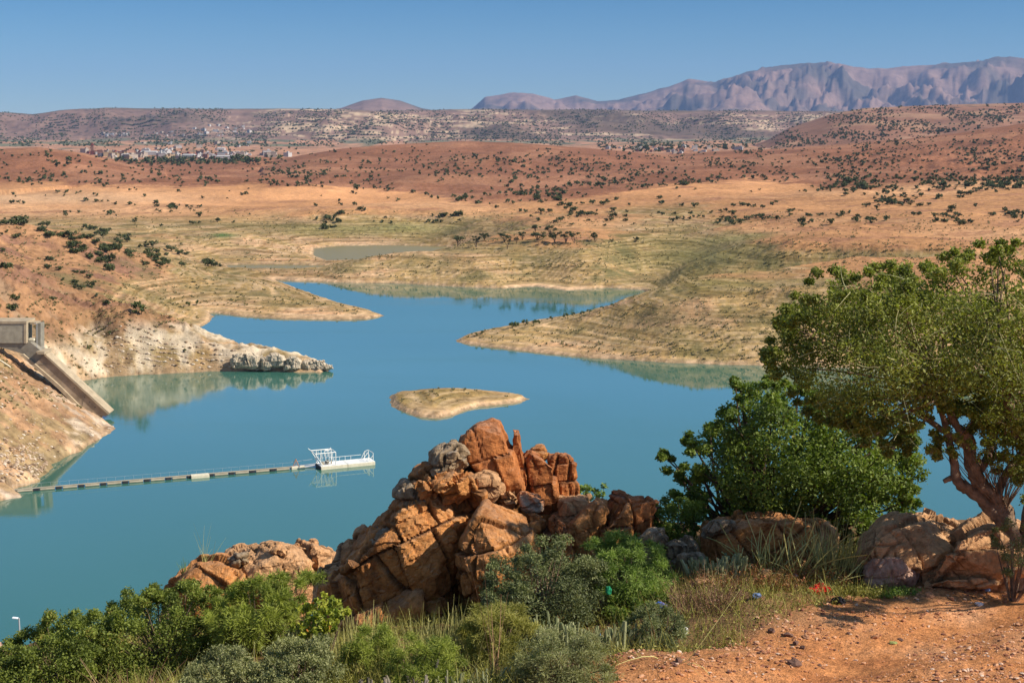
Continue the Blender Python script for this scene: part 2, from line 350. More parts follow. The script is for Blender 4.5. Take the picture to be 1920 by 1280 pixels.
def land(X, Y, detail=True):
    """height and a few masks, all arrays"""
    T = X/np.maximum(Y, 1)
    near = near_hill(X, Y)
    def sdz(P, y0, y1, far):
        o = np.full(X.shape, float(far)); m = (Y > y0) & (Y < y1); o[m] = seg_dist(X[m], Y[m], P); return o
    sl = sdz(LAKE, 1, 900, -400); isl = sdz(ISLE, 250, 420, -200)
    wat = np.maximum(np.maximum(np.where(isl > 0, -isl, np.minimum(sl, -isl)), sdz(POND, 550, 900, -90)), sdz(POND2, 500, 800, -90))
    sd = -wat + ((0.7*noise2(X*.16, Y*.12, 71) + 0.4*noise2(X*.5, Y*.4, 72)) if detail else 0)                                  # + on land
    mid = Y < 2600
    B = basin(X, Y)
    px, py = proj(X, Y, B)
    ridge = sstep(690, 560, px)*sstep(318, 335, Y)*(1-sstep(365, 385, Y))
    ridge = np.maximum(ridge, sstep(230, 180, px)*(1-sstep(320, 330, Y))*0.6)
    slope = 0.15 + 0.75*ridge + 0.12*sstep(400, 100, px) + 0.24*sstep(1020, 1350, px)*sstep(480, 420, Y) + 0.14*sstep(500, 520, Y)*sstep(600, 640, px)
    # scarp of the plateau behind the pond
    n1 = fbm2(X*0.02, Y*0.02, 5, 3) if detail else 0
    n2 = fbm2(X*0.11, Y*0.11, 5, 9) if detail else 0
    hi = sstep(6, 10, B)
    B = B + n1*(0.6 + 0.9*hi)*sstep(0, 60, sd) + n2*(0.12 + 0.35*ridge + 0.25*hi*sstep(500, 300, px))
    rk = ridged2(X*0.07 + Y*0.05, Y*0.07 - X*0.03, 5, 21) if detail else 0.5
    leftrock = sstep(620, 420, px)*sstep(420, 360, Y)*sstep(200, 240, Y)
    B = B + (rk-0.5)*2.6*leftrock*sstep(3, 9, B) + (rk-0.5)*1.6*ridge
    sp = slope*np.abs(sd)*(1 + 0.25*n1) + 0.35*sstep(0, 2.0, sd) + 0.0
    k = 1.2
    lim = np.where(sd > 0, sp, -0.25*np.abs(sd) - 0.15)
    # wave-cut terraces
    if detail:
        tz = sp + 0.0; st = 0.9
        fr = tz/st - np.floor(tz/st); tz = (np.floor(tz/st) + sstep(0.15, 0.85, fr))*st
        lim = np.where(sd > 0, 0.35*sp + 0.65*tz, lim)
    isle_top = np.minimum(lim*1.25, 2.7 + 0.5*n1 + n2*0.12)
    h = np.where(isl > 0, isle_top, np.where(sd > 0, np.minimum(lim, np.maximum(B, 0.25 + 0.1*np.minimum(sd, 20))), lim))
    # wind-blown swells of the middle plain
    swell = fbm2(X*0.0045 + 3, Y*0.004, 3, 31)*7.5 if detail else 0
    h = h + swell*sstep(760, 1000, Y)*sstep(5, 60, sd)
    zone = {}
    for nm, (Y0, fw, bw, pts) in RG.items():
        cz = crest(T, pts, Y0)
        if detail:
            wob = fbm2(T*6+5, np.full_like(T, 0.3+Y0), 4, 5)*fw*0.25
        else: wob = 0
        q = Y/Y0 + wob*np.clip((Y0-Y)/Y0/fw, 0, 1)
        up = np.clip((q-(1-fw))/fw, 0, 1); dn = np.clip((1+bw-q)/bw, 0, 1)
        p = np.where(q < 1, up, dn)
        if nm in ('mountain',): p = p**1.25
        elif nm in ('mesa', 'spur', 'far_right', 'spur_left'): p = p**0.8*(1.0) + 0*p; p = 0.55*p + 0.45*sstep(0, 1, p)
        else: p = sstep(0, 1, p)*0.6 + 0.4*p
        amp = np.maximum(cz-12, 0)
        L = {'left_knoll': 160, 'brown': 230, 'far_right': 420, 'mesa': 420, 'spur': 330, 'spur_left': 260, 'dome': 900, 'mountain': 1100}[nm]
        if detail:
            r = (ridged2(X/L*.8 + Y/L*.35 + .5*fbm2(X/L*.7, Y/L*.5, 3, 9), Y/L*.30 - X/L*.18, 7, int(Y0)) - 0.55)*.8 + (ridged2(X/L*2.3 - Y/L*.9, Y/L*1.1 + X/L*.7, 5, int(Y0)+3) - 0.55)*.35 if nm == 'mountain' else ridged2(X/L, Y/L*0.75, 6 if Y0 > 4000 else 5, int(Y0)) - 0.55
            ra = {'left_knoll': .45, 'brown': .8, 'far_right': .22, 'mesa': .8, 'spur': .9, 'spur_left': .8, 'dome': .5, 'mountain': 1.4}[nm]
            body = amp*(p + ra*r*4*p*(1-p)*0.5 + ra*r*0.05*p)
        else: body = amp*p
        m = body > 0.02*amp + 0.01
        hh = 12 + body
        take = m & (amp > 0) & (hh > h) & (np.abs(q-1) < 1.2)
        h = np.where(take, hh, h); zone[nm] = np.where(take, p, 0)
    h = np.where(Y > 13000, np.maximum(h, 12), h)
    nearm = near > h
    h = np.maximum(h, near)
    return h, dict(sd=sd, isl=isl, px=px, ridge=ridge, leftrock=leftrock, rk=rk, n1=n1, n2=n2, zone=zone, near=nearm, hi=hi)

def fan(ts, ys):
    T, Yg = np.meshgrid(ts, ys); return T*Yg, Yg
def grid_faces(nr, nc):
    i = np.arange((nr-1)*nc).reshape(nr-1, nc)[:, :-1].ravel()
    return np.stack([i, i+1, i+nc+1, i+nc], 1)
ts = np.concatenate([np.linspace(-3, -0.47, 24)[:-1], np.linspace(-0.47, 0.47, 920), np.linspace(0.47, 3, 24)[1:]])
ys = np.exp(np.concatenate([np.linspace(math.log(61), math.log(210), 70)[:-1], np.linspace(math.log(210), math.log(1300), 560)[:-1], np.linspace(math.log(1300), math.log(7500), 330)[:-1], np.linspace(math.log(7500), math.log(20000), 130)]))
XX, YY = fan(ts, ys); HH, MK = land(XX, YY)
def colour_land(X, Y, H, k):
    px, py = proj(X, Y, H)
    nA = fbm2(X*0.006, Y*0.006, 5, 41); nB = fbm2(X*0.03, Y*0.05, 4, 51); nC = fbm2(X*0.15, Y*0.25, 4, 61)
    tan = np.array((0.37, 0.24, 0.10)); c = np.broadcast_to(tan, X.shape+(3,)).copy()
    c = mixc(c, (0.45, 0.27, 0.145), sstep(0.0, 0.5, nB + 0.6*nA))
    c = mixc(c, (0.28, 0.20, 0.08), sstep(0.0, 0.6, -nB*0.8 + nC*0.4 - nA*0.3))
    # old drift lines along the levels of the falling water
    band = 0.5 + 0.5*np.sin(H*2*np.pi/0.85 + nB*2.5)
    c = mixc(c, (0.52, 0.36, 0.21), sstep(0.70, 1.0, band)*0.65)
    c = mixc(c, (0.21, 0.16, 0.085), sstep(0.30, 0.0, band)*0.5)
    green = np.clip(0.55 - 0.5*nA, 0, 1)*sstep(1.0, 2.5, H)*sstep(16, 12, H)*sstep(900, 700, Y)
    valley = np.exp(-((px-1330)/90)**2 - ((py-515)/45)**2); c = mixc(c, (0.20, 0.175, 0.045), valley*0.55)
    valley2 = np.exp(-((px-1480)/260)**2 - ((py-450)/14)**2) + np.exp(-((px-1300)/130)**2 - ((py-478)/16)**2)
    c = mixc(c, (0.20, 0.18, 0.07), np.clip(valley2, 0, 1)*0.8)
    c = mixc(c, (0.20, 0.19, 0.07), np.exp(-((px-700)/230)**2 - ((py-428)/12)**2)*0.8)
    c = mixc(c, (0.08, 0.16, 0.04), np.exp(-((px-418)/24)**2 - ((py-441)/4)**2))
    c = mixc(c, (0.56, 0.37, 0.22), sstep(1.1, 0.35, H)*0.9); c = mixc(c, (0.26, 0.18, 0.10), sstep(0.28, 0.12, H)*0.8)
    # above the old high-water mark
    hwz = 11.5 - 2.5*sstep(700, 400, px) + 4.0*sstep(1050, 1300, px); hw = sstep(-1.2, 1.2, H + nB*1.0 - hwz)
    land_c = mixc(np.broadcast_to(np.array((0.46, 0.23, 0.10)), c.shape).copy(), (0.56, 0.30, 0.145), sstep(-0.1, 0.5, nA))
    land_c = mixc(land_c, (0.37, 0.18, 0.09), sstep(0.05, 0.6, -nB))
    c = mixc(c, land_c, np.maximum(hw, sstep(760, 860, Y)))
    dune = sstep(850, 930, Y)*sstep(-0.6, 0.2, nA)
    c = mixc(c, (0.62, 0.30, 0.13), dune*0.85)
    pale = np.exp(-((py-372)/14)**2)*sstep(600, 100, px); c = mixc(c, (0.47, 0.32, 0.19), pale*0.6)
    # left hillside, ridge with bleached rock, near bank
    lh = sstep(520, 380, px)*sstep(300, 330, Y)*sstep(560, 520, Y)*sstep(8.0, 10.5, H + nB)
    c = mixc(c, (0.34, 0.18, 0.088), lh*0.9)
    c = mixc(c, (0.22, 0.11, 0.075), lh*sstep(0.0, 0.35, nB - nA*0.6)*0.7)
    bl = np.clip(k['ridge'] + k['leftrock']*0.9, 0, 1)*sstep(0.3, 1.2, H)*sstep(11.5, 7.5, H + 2.5*nB)*sstep(-0.35, 0.25, nC*0.6 + k['rk'] - 0.55)
    c = mixc(c, (0.62, 0.50, 0.35), bl*0.85)
    c = mixc(c, (0.30, 0.20, 0.12), k['leftrock']*sstep(0.5, 0.25, k['rk'])*0.7)
    bank = sstep(240, 200, px)*sstep(292, 286, Y)*sstep(200, 215, Y)
    c = mixc(c, (0.40, 0.22, 0.11), bank*0.85*sstep(0.5, 3, H)); c = mixc(c, (0.24, 0.14, 0.08), bank*sstep(0.05, 0.5, nC*.7+nA)*0.6); c = mixc(c, (0.26, 0.20, 0.085), bank*sstep(0.1, 0.5, nC+nB)*0.5)
    c = mixc(c, (0.60, 0.46, 0.33), bank*sstep(0.15, 0.6, nC - nB)*sstep(8, 4, H)*0.7)
    # brown hills
    bx = [-300,0,160,330,450,620,700,800,900,1000,1100,1200,1400,1500,1560,1600,1700,1800,1920,2400]
    by = [330,330,345,349,346,349,354,362,384,380,370,352,336,342,356,372,385,370,352,330]
    brown = sstep(6, -3, py - (np.interp(px, bx, by) + nB*9))*sstep(850, 900, Y)*sstep(2500, 2300, Y)
    brown = np.maximum(brown, sstep(0.03, 0.2, k['zone']['left_knoll']))
    bc = mixc(np.broadcast_to(np.array((0.24, 0.103, 0.054)), c.shape).copy(), (0.32, 0.15, 0.08), sstep(0, 0.5, nA + 0.4*nB))
    c = mixc(c, bc, brown*0.95)
    pl = sstep(2050, 2250, Y)*sstep(0.05, 0.0, k['zone']['brown'])     # town plain
    c = mixc(c, mixc(np.broadcast_to(np.array((0.42, 0.22, 0.13)), c.shape).copy(), (0.16, 0.15, 0.09), sstep(0.0, 0.3, nA - 0.2 + (Y-3200)/3000)), pl)
    z = k['zone']
    c = mixc(c, mixc(np.broadcast_to(np.array((0.27, 0.135, 0.08)), c.shape).copy(), (0.34, 0.19, 0.11), sstep(0, 0.5, nA)), sstep(0.0, 0.1, z['far_right']))
    s1 = fbm2(X/900, Y/900, 5, 77); s2 = fbm2(X/260, H/9, 4, 78)
    mesa = np.maximum(np.maximum(z['mesa'], z['spur']), z['spur_left'])
    mc = mixc(np.broadcast_to(np.array((0.23, 0.14, 0.10)), c.shape).copy(), (0.56, 0.40, 0.25), sstep(0.15, 0.5, s2 + 0.4*s1)*sstep(300, 520, px)*0.9)
    mc = mixc(mc, (0.11, 0.08, 0.055), sstep(0.05, 0.45, -s1)*0.75)
    mc = mixc(mc, (0.12, 0.09, 0.06), sstep(0.93, 0.99, z['mesa'])*0.8)
    c = mixc(c, mc, sstep(0.0, 0.06, mesa))
    mt = np.maximum(z['mountain'], z['dome'])
    c = mixc(c, mixc(np.broadcast_to(np.array((0.25, 0.155, 0.115)), c.shape).copy(), (0.10, 0.08, 0.06), sstep(-0.2, 0.5, s1)), sstep(0.0, 0.05, mt))
    c = mixc(c, (0.2, 0.13, 0.06), k['near']*0.9)
    scrub = np.clip(sstep(0.0, 0.06, mesa)*0.9 + sstep(2600, 3200, Y)*sstep(5200, 4600, Y)*0.7, 0, 1)*sstep(9000, 7500, Y)
    rough = np.where(Y > 2500, 0.35, 0.75) - 0.4*dune*sstep(0, 1, 1-brown); rough = np.clip(rough, 0.1, 1)
    rough = np.maximum(rough, bank); shore = (1-np.maximum(hw, sstep(760, 860, Y)))*sstep(.2, .6, H)*(1-bl)*(1-bank)*(1-k['near']); return c, green*(1-bl), scrub, rough, shore
CL, GR, SCR, RO, SHO = colour_land(XX, YY, HH, MK)
me = mesh_np('terrain', np.stack([XX, YY, HH], -1).reshape(-1, 3), grid_faces(*XX.shape), {
    'Col': ('FLOAT_COLOR', col4(CL)), 'green': ('FLOAT', GR), 'scrub': ('FLOAT', SCR), 'rough': ('FLOAT', RO), 'shore': ('FLOAT', SHO)}, True)
tag(link('terrain', me, M['terrain']), kind='structure')

# lookup on the fan: first hit of a pixel ray
SLOPE = (CZ-HH)/YY
def hit(px, py, ymin=200):
    q = zy(py); p = pt(px, py, 1000.0); t = p.x/p.y
    j = int(np.clip(np.searchsorted(ts, t), 1, len(ts)-1)); colm = SLOPE[:, j]
    i = np.argmax((colm <= q) & (ys > ymin))
    if colm[i] > q or ys[i] > 15000: return None
    return Vector((t*ys[i], ys[i], float(HH[i, j])))
def zat(X, Y):
    t = X/Y; j = int(np.clip(np.searchsorted(ts, t), 1, len(ts)-1)); i = int(np.clip(np.searchsorted(ys, Y), 1, len(ys)-1))
    a = (t-ts[j-1])/(ts[j]-ts[j-1]); b = (Y-ys[i-1])/(ys[i]-ys[i-1])
    return float((HH[i-1, j-1]*(1-a) + HH[i-1, j]*a)*(1-b) + (HH[i, j-1]*(1-a) + HH[i, j]*a)*b)

# near ground
def gz(X, Y):
    X = np.asarray(X, float); Y = np.asarray(Y, float)
    s = -.73*(X-1) + .68*(Y-14); dirt = sstep(1.2, -0.6, s + 0.5*noise2(X*.8, Y*.8, 4))
    z = near_hill(X, Y) + fbm2(X*0.35, Y*0.35, 4, 7)*(0.10 + 0.22*(1-dirt)) + fbm2(X*2.2, Y*2.2, 4, 8)*0.022
    # foot-worn hollow along the edge of the dirt
    z = z - 0.16*np.exp(-((s+1.2)/0.7)**2)*sstep(10, 14, Y)
    return z, dirt
tn = np.concatenate([np.linspace(-2.2, -.5, 70)[:-1], np.linspace(-0.5, 0.5, 740), np.linspace(.5, 2.2, 70)[1:]]); yn = np.exp(np.linspace(math.log(9), math.log(62.5), 520))
XN, YN = fan(tn, yn); ZN, DN = gz(XN, YN)
ZN = ZN + fbm2(XN*9, YN*9, 3, 19)*0.012*DN
me = mesh_np('ground', np.stack([XN, YN, ZN], -1).reshape(-1, 3), grid_faces(*XN.shape), {'veg': ('FLOAT', (1-DN)*0.85)}, True)
tag(link('ground', me, M['dirt']), kind='structure')
xb, yb = np.meshgrid(np.linspace(-160, 160, 40), np.linspace(-160, 9.5, 30)); zb, db = gz(xb, yb)
me = mesh_np('ground', np.stack([xb, yb, zb-0.12], -1).reshape(-1, 3), grid_faces(*xb.shape), {'veg': ('FLOAT', (1-db)*0.5)}, True)
tag(link('ground', me, M['dirt']), kind='structure')
def G(X, Y): return float(gz(np.array([X]), np.array([Y]))[0][0])

# water
def water_mat():
    m, n, b = newmat('lake_water'); c = ncoord(n)
    f = nnoise(n, 0.006, 4, 0.55, c, 0.6)
    n.links.new(nramp(n, f, [(0.35, (0.034, 0.128, 0.092)), (0.65, (0.046, 0.150, 0.108))]), b.inputs['Base Color'])
    b.inputs['Roughness'].default_value = 0.035; b.inputs['IOR'].default_value = 1.75; b.inputs['Specular IOR Level'].default_value = 0.5
    m2 = n.nodes.new('ShaderNodeMapping'); m2.inputs['Scale'].default_value = (0.005, 0.022, 1); m2.inputs['Rotation'].default_value = (0, 0, 0.25); n.links.new(c, m2.inputs[0])
    n.links.new(nramp(n, nnoise(n, 1.0, 5, 0.6, m2.outputs[0], 0.8), [(0.42, 0.02), (0.62, 0.13)]), b.inputs['Roughness'])
    mp = n.nodes.new('ShaderNodeMapping'); mp.inputs['Scale'].default_value = (1, 2.0, 1); n.links.new(c, mp.inputs[0])
    nbump(n, b, nnoise(n, 0.9, 3, 0.5, mp.outputs[0]), 0.06, 0.05); return m
M['water'] = water_mat()
me = mesh_np('water', [(-3000, 40, 0), (3000, 40, 0), (3000, 1000, 0), (-3000, 1000, 0)], [(0, 1, 2, 3)])
tag(link('water', me, M['water']), kind='structure')
mw, n_, b_ = newmat('land_reflection_water'); b_.inputs['Base Color'].default_value = (0.22, 0.175, 0.065, 1); b_.inputs['Roughness'].default_value = 0.3; b_.inputs['IOR'].default_value = 1.33; b_.inputs['Specular IOR Level'].default_value = 0.06  # tan reflection of the land painted into the base colour of the ponds
for a_, b2_ in ((-190, -24), (-150, -60)):
    y0_, y1_ = (645, 760) if a_ == -190 else (580, 644.9)
    me = mesh_np('pond', [(a_, y0_, .03), (b2_, y0_, .03), (b2_, y1_, .03), (a_, y1_, .03)], [(0, 1, 2, 3)])
    tag(link('pond', me, mw), kind='structure')

# ================================================================== plants: builders
RNG = np.random.default_rng(11)
def rot_from(n, roll):
    """orthonormal frames for directions n (k,3)"""
    n = n/np.linalg.norm(n, axis=1, keepdims=True)
    a = np.where(np.abs(n[:, 2:3]) < 0.9, np.array([[0, 0, 1.0]]), np.array([[1.0, 0, 0]]))
    u = np.cross(n, a); u /= np.linalg.norm(u, axis=1, keepdims=True); v = np.cross(n, u)
    c, s = np.cos(roll)[:, None], np.sin(roll)[:, None]
    return u*c + v*s, v*c - u*s, n
def leaves(C, size, aspect=2.0, up=0.3, tint=None, rng=RNG, axis=None):
    """one diamond leaf, folded a little, at every centre"""
    k = len(C); n = rng.normal(size=(k, 3)); n[:, 2] += up
    u, v, n = rot_from(n, rng.uniform(0, 6.28, k))
    if axis is not None:
        u = axis + rng.normal(size=(k, 3))*0.35; u /= np.linalg.norm(u, axis=1, keepdims=True)
        v = np.cross(u, n); v /= np.linalg.norm(v, axis=1, keepdims=True); n = np.cross(u, v)
    s = (size*rng.uniform(0.6, 1.35, k))[:, None]
    P = np.stack([C - u*s*0.5, C + v*s/aspect*0.5 + n*s*0.05, C + u*s*0.5, C - v*s/aspect*0.5 + n*s*0.05], 1).reshape(-1, 3)
    Fq = np.arange(4*k).reshape(k, 4)
    t = rng.uniform(0, 1, k) if tint is None else tint
    return P, Fq, np.repeat(t, 4)
def stalks(B, D, L, r, bend, n=5, sides=3, droop=0.0, tip=0.25, rng=RNG):
    """curved tapered tubes from bases B along D"""
    k = len(B); D = D/np.linalg.norm(D, axis=1, keepdims=True)
    bd = rng.normal(size=(k, 3))*bend; bd[:, 2] -= droop
    u, v, _ = rot_from(D, rng.uniform(0, 6.28, k)); rings = []
    for i in range(n+1):
        t = i/n; c = B + D*(L*t)[:, None] + bd*(L*t*t)[:, None]; rr = (r*(1-(1-tip)*t))[:, None]
        for j in range(sides):
            a = 6.2832*j/sides; rings.append(c + (u*math.cos(a) + v*math.sin(a))*rr)
    P = np.stack(rings, 1).reshape(-1, 3); per = (n+1)*sides; q = []
    for i in range(n):
        for j in range(sides): q.append((i*sides+j, i*sides+(j+1) % sides, (i+1)*sides+(j+1) % sides, (i+1)*sides+j))
    Fq = (np.array(q)[None] + np.arange(k)[:, None, None]*per).reshape(-1, 4)
    t = np.repeat(rng.uniform(0, 1, k), per)
    return P, Fq, t
def join(parts):
    V = []; Fq = []; T = []; o = 0
    for p, f, t in parts: V.append(p); Fq.append(f+o); T.append(t); o += len(p)
    return np.concatenate(V), np.concatenate(Fq), np.concatenate(T)
def pmesh(name, parts, mat, smooth=False):
    V, Fq, T = join(parts) if isinstance(parts, list) else parts
    me = mesh_np(name, V, Fq, {'tint': ('FLOAT', T)}, smooth); me.materials.append(mat); return me
def inpoly(x, y, P):
    c = False; n = len(P)
    for i in range(n):
        ax, ay = P[i]; bx, by = P[(i+1) % n]
        if (ay > y) != (by > y) and x < (bx-ax)*(y-ay)/(by-ay)+ax: c = not c
    return c
def edge_d(x, y, P):
    d = 1e9; n = len(P)
    for i in range(n):
        ax, ay = P[i]; bx, by = P[(i+1) % n]; ex, ey = bx-ax, by-ay; L = ex*ex+ey*ey or 1
        t = min(1, max(0, ((x-ax)*ex+(y-ay)*ey)/L)); d = min(d, math.hypot(x-ax-t*ex, y-ay-t*ey))
    return d
def crown_centres(poly, Y, n, thick, rng, rmin=0.12, rmax=0.42):
    """clump centres through a rounded volume whose outline is poly at depth Y"""
    xs = [p[0] for p in poly]; ys_ = [p[1] for p in poly]; s = Y/F; out = []
    big = max(8, 0.5*min(max(xs)-min(xs), max(ys_)-min(ys_)))
    while len(out) < n:
        x = rng.uniform(min(xs), max(xs)); y = rng.uniform(min(ys_), max(ys_))
        if not inpoly(x, y, poly): continue
        e = edge_d(x, y, poly); r = min(rmax, max(rmin, 0.55*e*s))*rng.uniform(0.7, 1.1)
        if e*s < 0.35*rmin and rng.random() < 0.6: continue
        half = thick*math.sqrt(min(1, 1-(1-min(1, e/big))**2)); dy = rng.uniform(-1, 1)
        dy = math.copysign(abs(dy)**0.6, dy)*max(0, half-r*0.5)
        p = pt(x, y, Y); d = (p - Vector((0, 0, CZ))); d.normalize()
        p = Vector((p.x, Y+dy, p.z)) ; out.append((p.x, p.y, p.z, r))
    return np.array(out)
def clump_leaves(CR, per, size, aspect, up, rng, flat=0.8, shell=0.55):
    k = len(CR); idx = np.repeat(np.arange(k), per); m = len(idx)
    d = rng.normal(size=(m, 3)); d /= np.linalg.norm(d, axis=1, keepdims=True)
    rr = rng.uniform(shell, 1.0, m)**0.7*(1+0.25*rng.normal(size=m).clip(-1, 2)); d[:, 2] *= flat
    C = CR[idx, :3] + d*(rr*CR[idx, 3])[:, None]
    tb = rng.uniform(0, 0.55, k)[idx] + rng.uniform(0, 0.45, m)
    return leaves(C, size, aspect, up, tb, rng, axis=d if aspect > 2.6 else None)
def twig_net(root, CR, rng, r0=0.035, frac=0.5, sides=4):
    """limbs from root to a share of the clump centres"""
    sel = CR[rng.random(len(CR)) < frac]; root = np.array(root)[None]
    V = []; k = len(sel)
    if k == 0: sel = CR[:3]; k = len(sel)
    mid = root + (sel[:, :3]-root)*0.5 + rng.normal(size=(k, 3))*0.12*np.linalg.norm(sel[:, :3]-root, axis=1, keepdims=True)*0.6
    P = []; n = 5
    u, v, _ = rot_from(sel[:, :3]-root + 1e-6, rng.uniform(0, 6.28, k))
    for i in range(n+1):
        t = i/n; c = root*(1-t)**2 + mid*2*t*(1-t) + sel[:, :3]*t*t; r = r0*(1-0.82*t)
        for j in range(sides):
            a = 6.2832*j/sides; P.append(c + (u*math.cos(a)+v*math.sin(a))*r)
    P = np.stack(P, 1).reshape(-1, 3); per = (n+1)*sides; q = []
    for i in range(n):
        for j in range(sides): q.append((i*sides+j, i*sides+(j+1) % sides, (i+1)*sides+(j+1) % sides, (i+1)*sides+j))
    return P, (np.array(q)[None] + np.arange(k)[:, None, None]*per).reshape(-1, 4), np.repeat(rng.uniform(0, 1, k), per)
def tube_path(pts, radii, sides=8, rng=None, wob=0.0):
    """one limb: a tube through pts"""
    pts = [Vector(p) for p in pts]; P = []; up = Vector((0.2, 1, 0.1))
    # densify with Catmull-Rom
    Q = []; RR = []
    for i in range(len(pts)-1):
        p0 = pts[max(0, i-1)]; p1 = pts[i]; p2 = pts[i+1]; p3 = pts[min(len(pts)-1, i+2)]
        for s_ in range(6):
            t = s_/6; Q.append(0.5*((2*p1)+(p2-p0)*t+(2*p0-5*p1+4*p2-p3)*t*t+(3*p1-p0-3*p2+p3)*t**3)); RR.append(radii[i]*(1-t)+radii[i+1]*t)
    Q.append(pts[-1]); RR.append(radii[-1]); n = len(Q)
    for i in range(n):
        d = (Q[min(n-1, i+1)]-Q[max(0, i-1)]).normalized(); u = d.cross(up).normalized(); v = d.cross(u)
        for j in range(sides):
            a = 6.2832*j/sides; rr = RR[i]*(1 + wob*math.sin(3*a + i*0.7) + (rng.normal()*wob*0.5 if rng is not None else 0))
            P.append(Q[i] + (u*math.cos(a)+v*math.sin(a))*rr)
    P = np.array([tuple(p) for p in P])
    q = [(i*sides+j, i*sides+(j+1) % sides, (i+1)*sides+(j+1) % sides, (i+1)*sides+j) for i in range(n-1) for j in range(sides)]
    return P, np.array(q), np.full(len(P), 0.5)

M['shrub_leaf'] = foliage_mat('argan_scrub_leaf', (0.028, 0.040, 0.014), (0.10, 0.115, 0.036), transl=0.15)
M['acacia_leaf'] = foliage_mat('acacia_leaf', (0.03, 0.045, 0.014), (0.085, 0.095, 0.03), transl=0.2)
M['tuft_leaf'] = foliage_mat('tuft_leaf', (0.10, 0.09, 0.03), (0.24, 0.20, 0.08), transl=0.15)

# ------------------------------------------------------------------ scrub on the slopes
def shrub_mesh(seed, n, tall=0.8, leaf=0.42, name='thorn_shrub', trunk=True):
    rng = np.random.default_rng(seed); k = 6
    cc = np.stack([rng.uniform(-.42, .42, k), rng.uniform(-.42, .42, k), rng.uniform(.3, .72, k)*tall, rng.uniform(.2, .34, k)], 1)
    parts = [clump_leaves(cc, n//k, leaf, 1.5, 0.4, rng, 0.75, 0.2)]
    if trunk:
        B = np.zeros((4, 3)); D = rng.normal(size=(4, 3))*0.5; D[:, 2] = 1
        p = stalks(B, D, np.full(4, .5), np.full(4, .035), .1, 2, 3, rng=rng); parts.append((p[0], p[1], p[2]*0))
    return join(parts)
SHV = [shrub_mesh(100+i, 260, [.85, .7, 1.0, .75, .65, .9][i], 0.2) for i in range(6)]
SHM = [pmesh('thorn_shrub', v, M['shrub_leaf']) for v in SHV]
LOV = [shrub_mesh(200+i, 30, .85, 0.5, trunk=False) for i in range(4)]
TIN = [shrub_mesh(230+i, 12, .8, 0.7, trunk=False) for i in range(4)]
rs = random.Random(5)
spots = []                                    # (location, size, cluster name)
def scatter(n, box, size, keep=None, name='', clump=0.0, poly=None):
    x0, y0, x1, y1 = box; got = 0; tries = 0; last = None
    while got < n and tries < n*12:
        tries += 1
        if last is not None and rs.random() < clump: x, y = last[0]+rs.gauss(0, 14), last[1]+rs.gauss(0, 3)
        else: x, y = rs.uniform(x0, x1), rs.uniform(y0, y1)
        if poly and not inpoly(x, y, poly): continue
        if keep is not None and not keep(x, y): continue
        p = hit(x, y)
        if p is None or p.z < 1.0: continue
        last = (x, y); spots.append((p, rs.uniform(*size)*(0.75 + 0.5*rs.random()**2), name)); got += 1
by = lambda x: np.interp(x, [-300,0,160,330,450,620,700,800,900,1000,1100,1200,1400,1500,1560,1600,1700,1800,1920,2100],
    [330,330,345,349,346,349,354,362,384,380,370,352,336,342,356,372,385,370,352,340])
crown_y = lambda x: np.interp(x, [r[0] for r in RG['brown'][3]], [r[1] for r in RG['brown'][3]])
def patchy(x, y, s, t): return float(noise2(np.array([x/s]), np.array([y/(s*0.35)]), 88)[0]) + rs.uniform(-.35, .35) > t
# brown hills
scatter(1700, (330, 262, 1960, 388), (1.8, 3.6), lambda x, y: crown_y(x) < y < by(x)+3 and patchy(x, y, 120, -0.05), 'brown', 0.35)
scatter(600, (1150, 240, 1960, 385), (1.7, 3.3), lambda x, y: crown_y(x) < y < by(x)+3, 'brown', 0.4)
scatter(330, (-40, 276, 420, 345), (2.0, 3.8), lambda x, y: patchy(x, y, 90, -0.2), 'knoll', 0.4)
fr_y = lambda x: np.interp(x, [r[0] for r in RG['far_right'][3]], [r[1] for r in RG['far_right'][3]])
scatter(1300, (1380, 190, 1960, 285), (2.8, 5.2), lambda x, y: y > fr_y(x)+1 and y < crown_y(x) and patchy(x, y, 60, -0.1), 'farright', 0.3)
# light plain
scatter(260, (-20, 345, 1960, 425), (1.6, 3.6), lambda x, y: y > by(x) and patchy(x, y, 150, -0.1), 'plain', 0.45)
scatter(80, (1100, 395, 1960, 425), (1.6, 3.4), None, 'plain', 0.5)
# left hill
LH = [(0,405),(60,415),(200,432),(300,462),(420,500),(455,515),(400,520),(330,500),(220,515),(180,500),(120,470),(60,440),(0,430)]
scatter(105, (0, 405, 460, 520), (2.2, 3.8), None, 'lefthill', 0.3, LH)
LH2 = [(0,430),(120,480),(180,520),(230,560),(200,590),(130,560),(60,590),(0,590)]
scatter(26, (0, 430, 240, 595), (1.5, 2.6), None, 'lefthill', 0.2, LH2)
def vis(s):
    p, sz, _ = s; x, y = proj(p.x, p.y, p.z); return sz/p.y if -10 < x < 1930 else 0
spots.sort(key=vis, reverse=True)
PHR = {'brown': ('dark thorn shrub dotted on the red brown hill beyond the lake', 'thorn shrubs on the red brown hill'),
       'knoll': ('dark thorn shrub on the low brown knoll beyond the far lake shore', 'thorn shrubs on the low brown knoll'),
       'farright': ('dark thorn shrub on the high brown hill in front of the mountains', 'thorn shrubs on the high brown hill'),
       'plain': ('dark green thorn shrub standing alone on the pale orange plain', 'thorn shrubs on the pale orange plain'),
       'lefthill': ('dark green thorn shrub on the slope above the bleached rock ridge', 'thorn shrubs on the slope above the bleached ridge')}
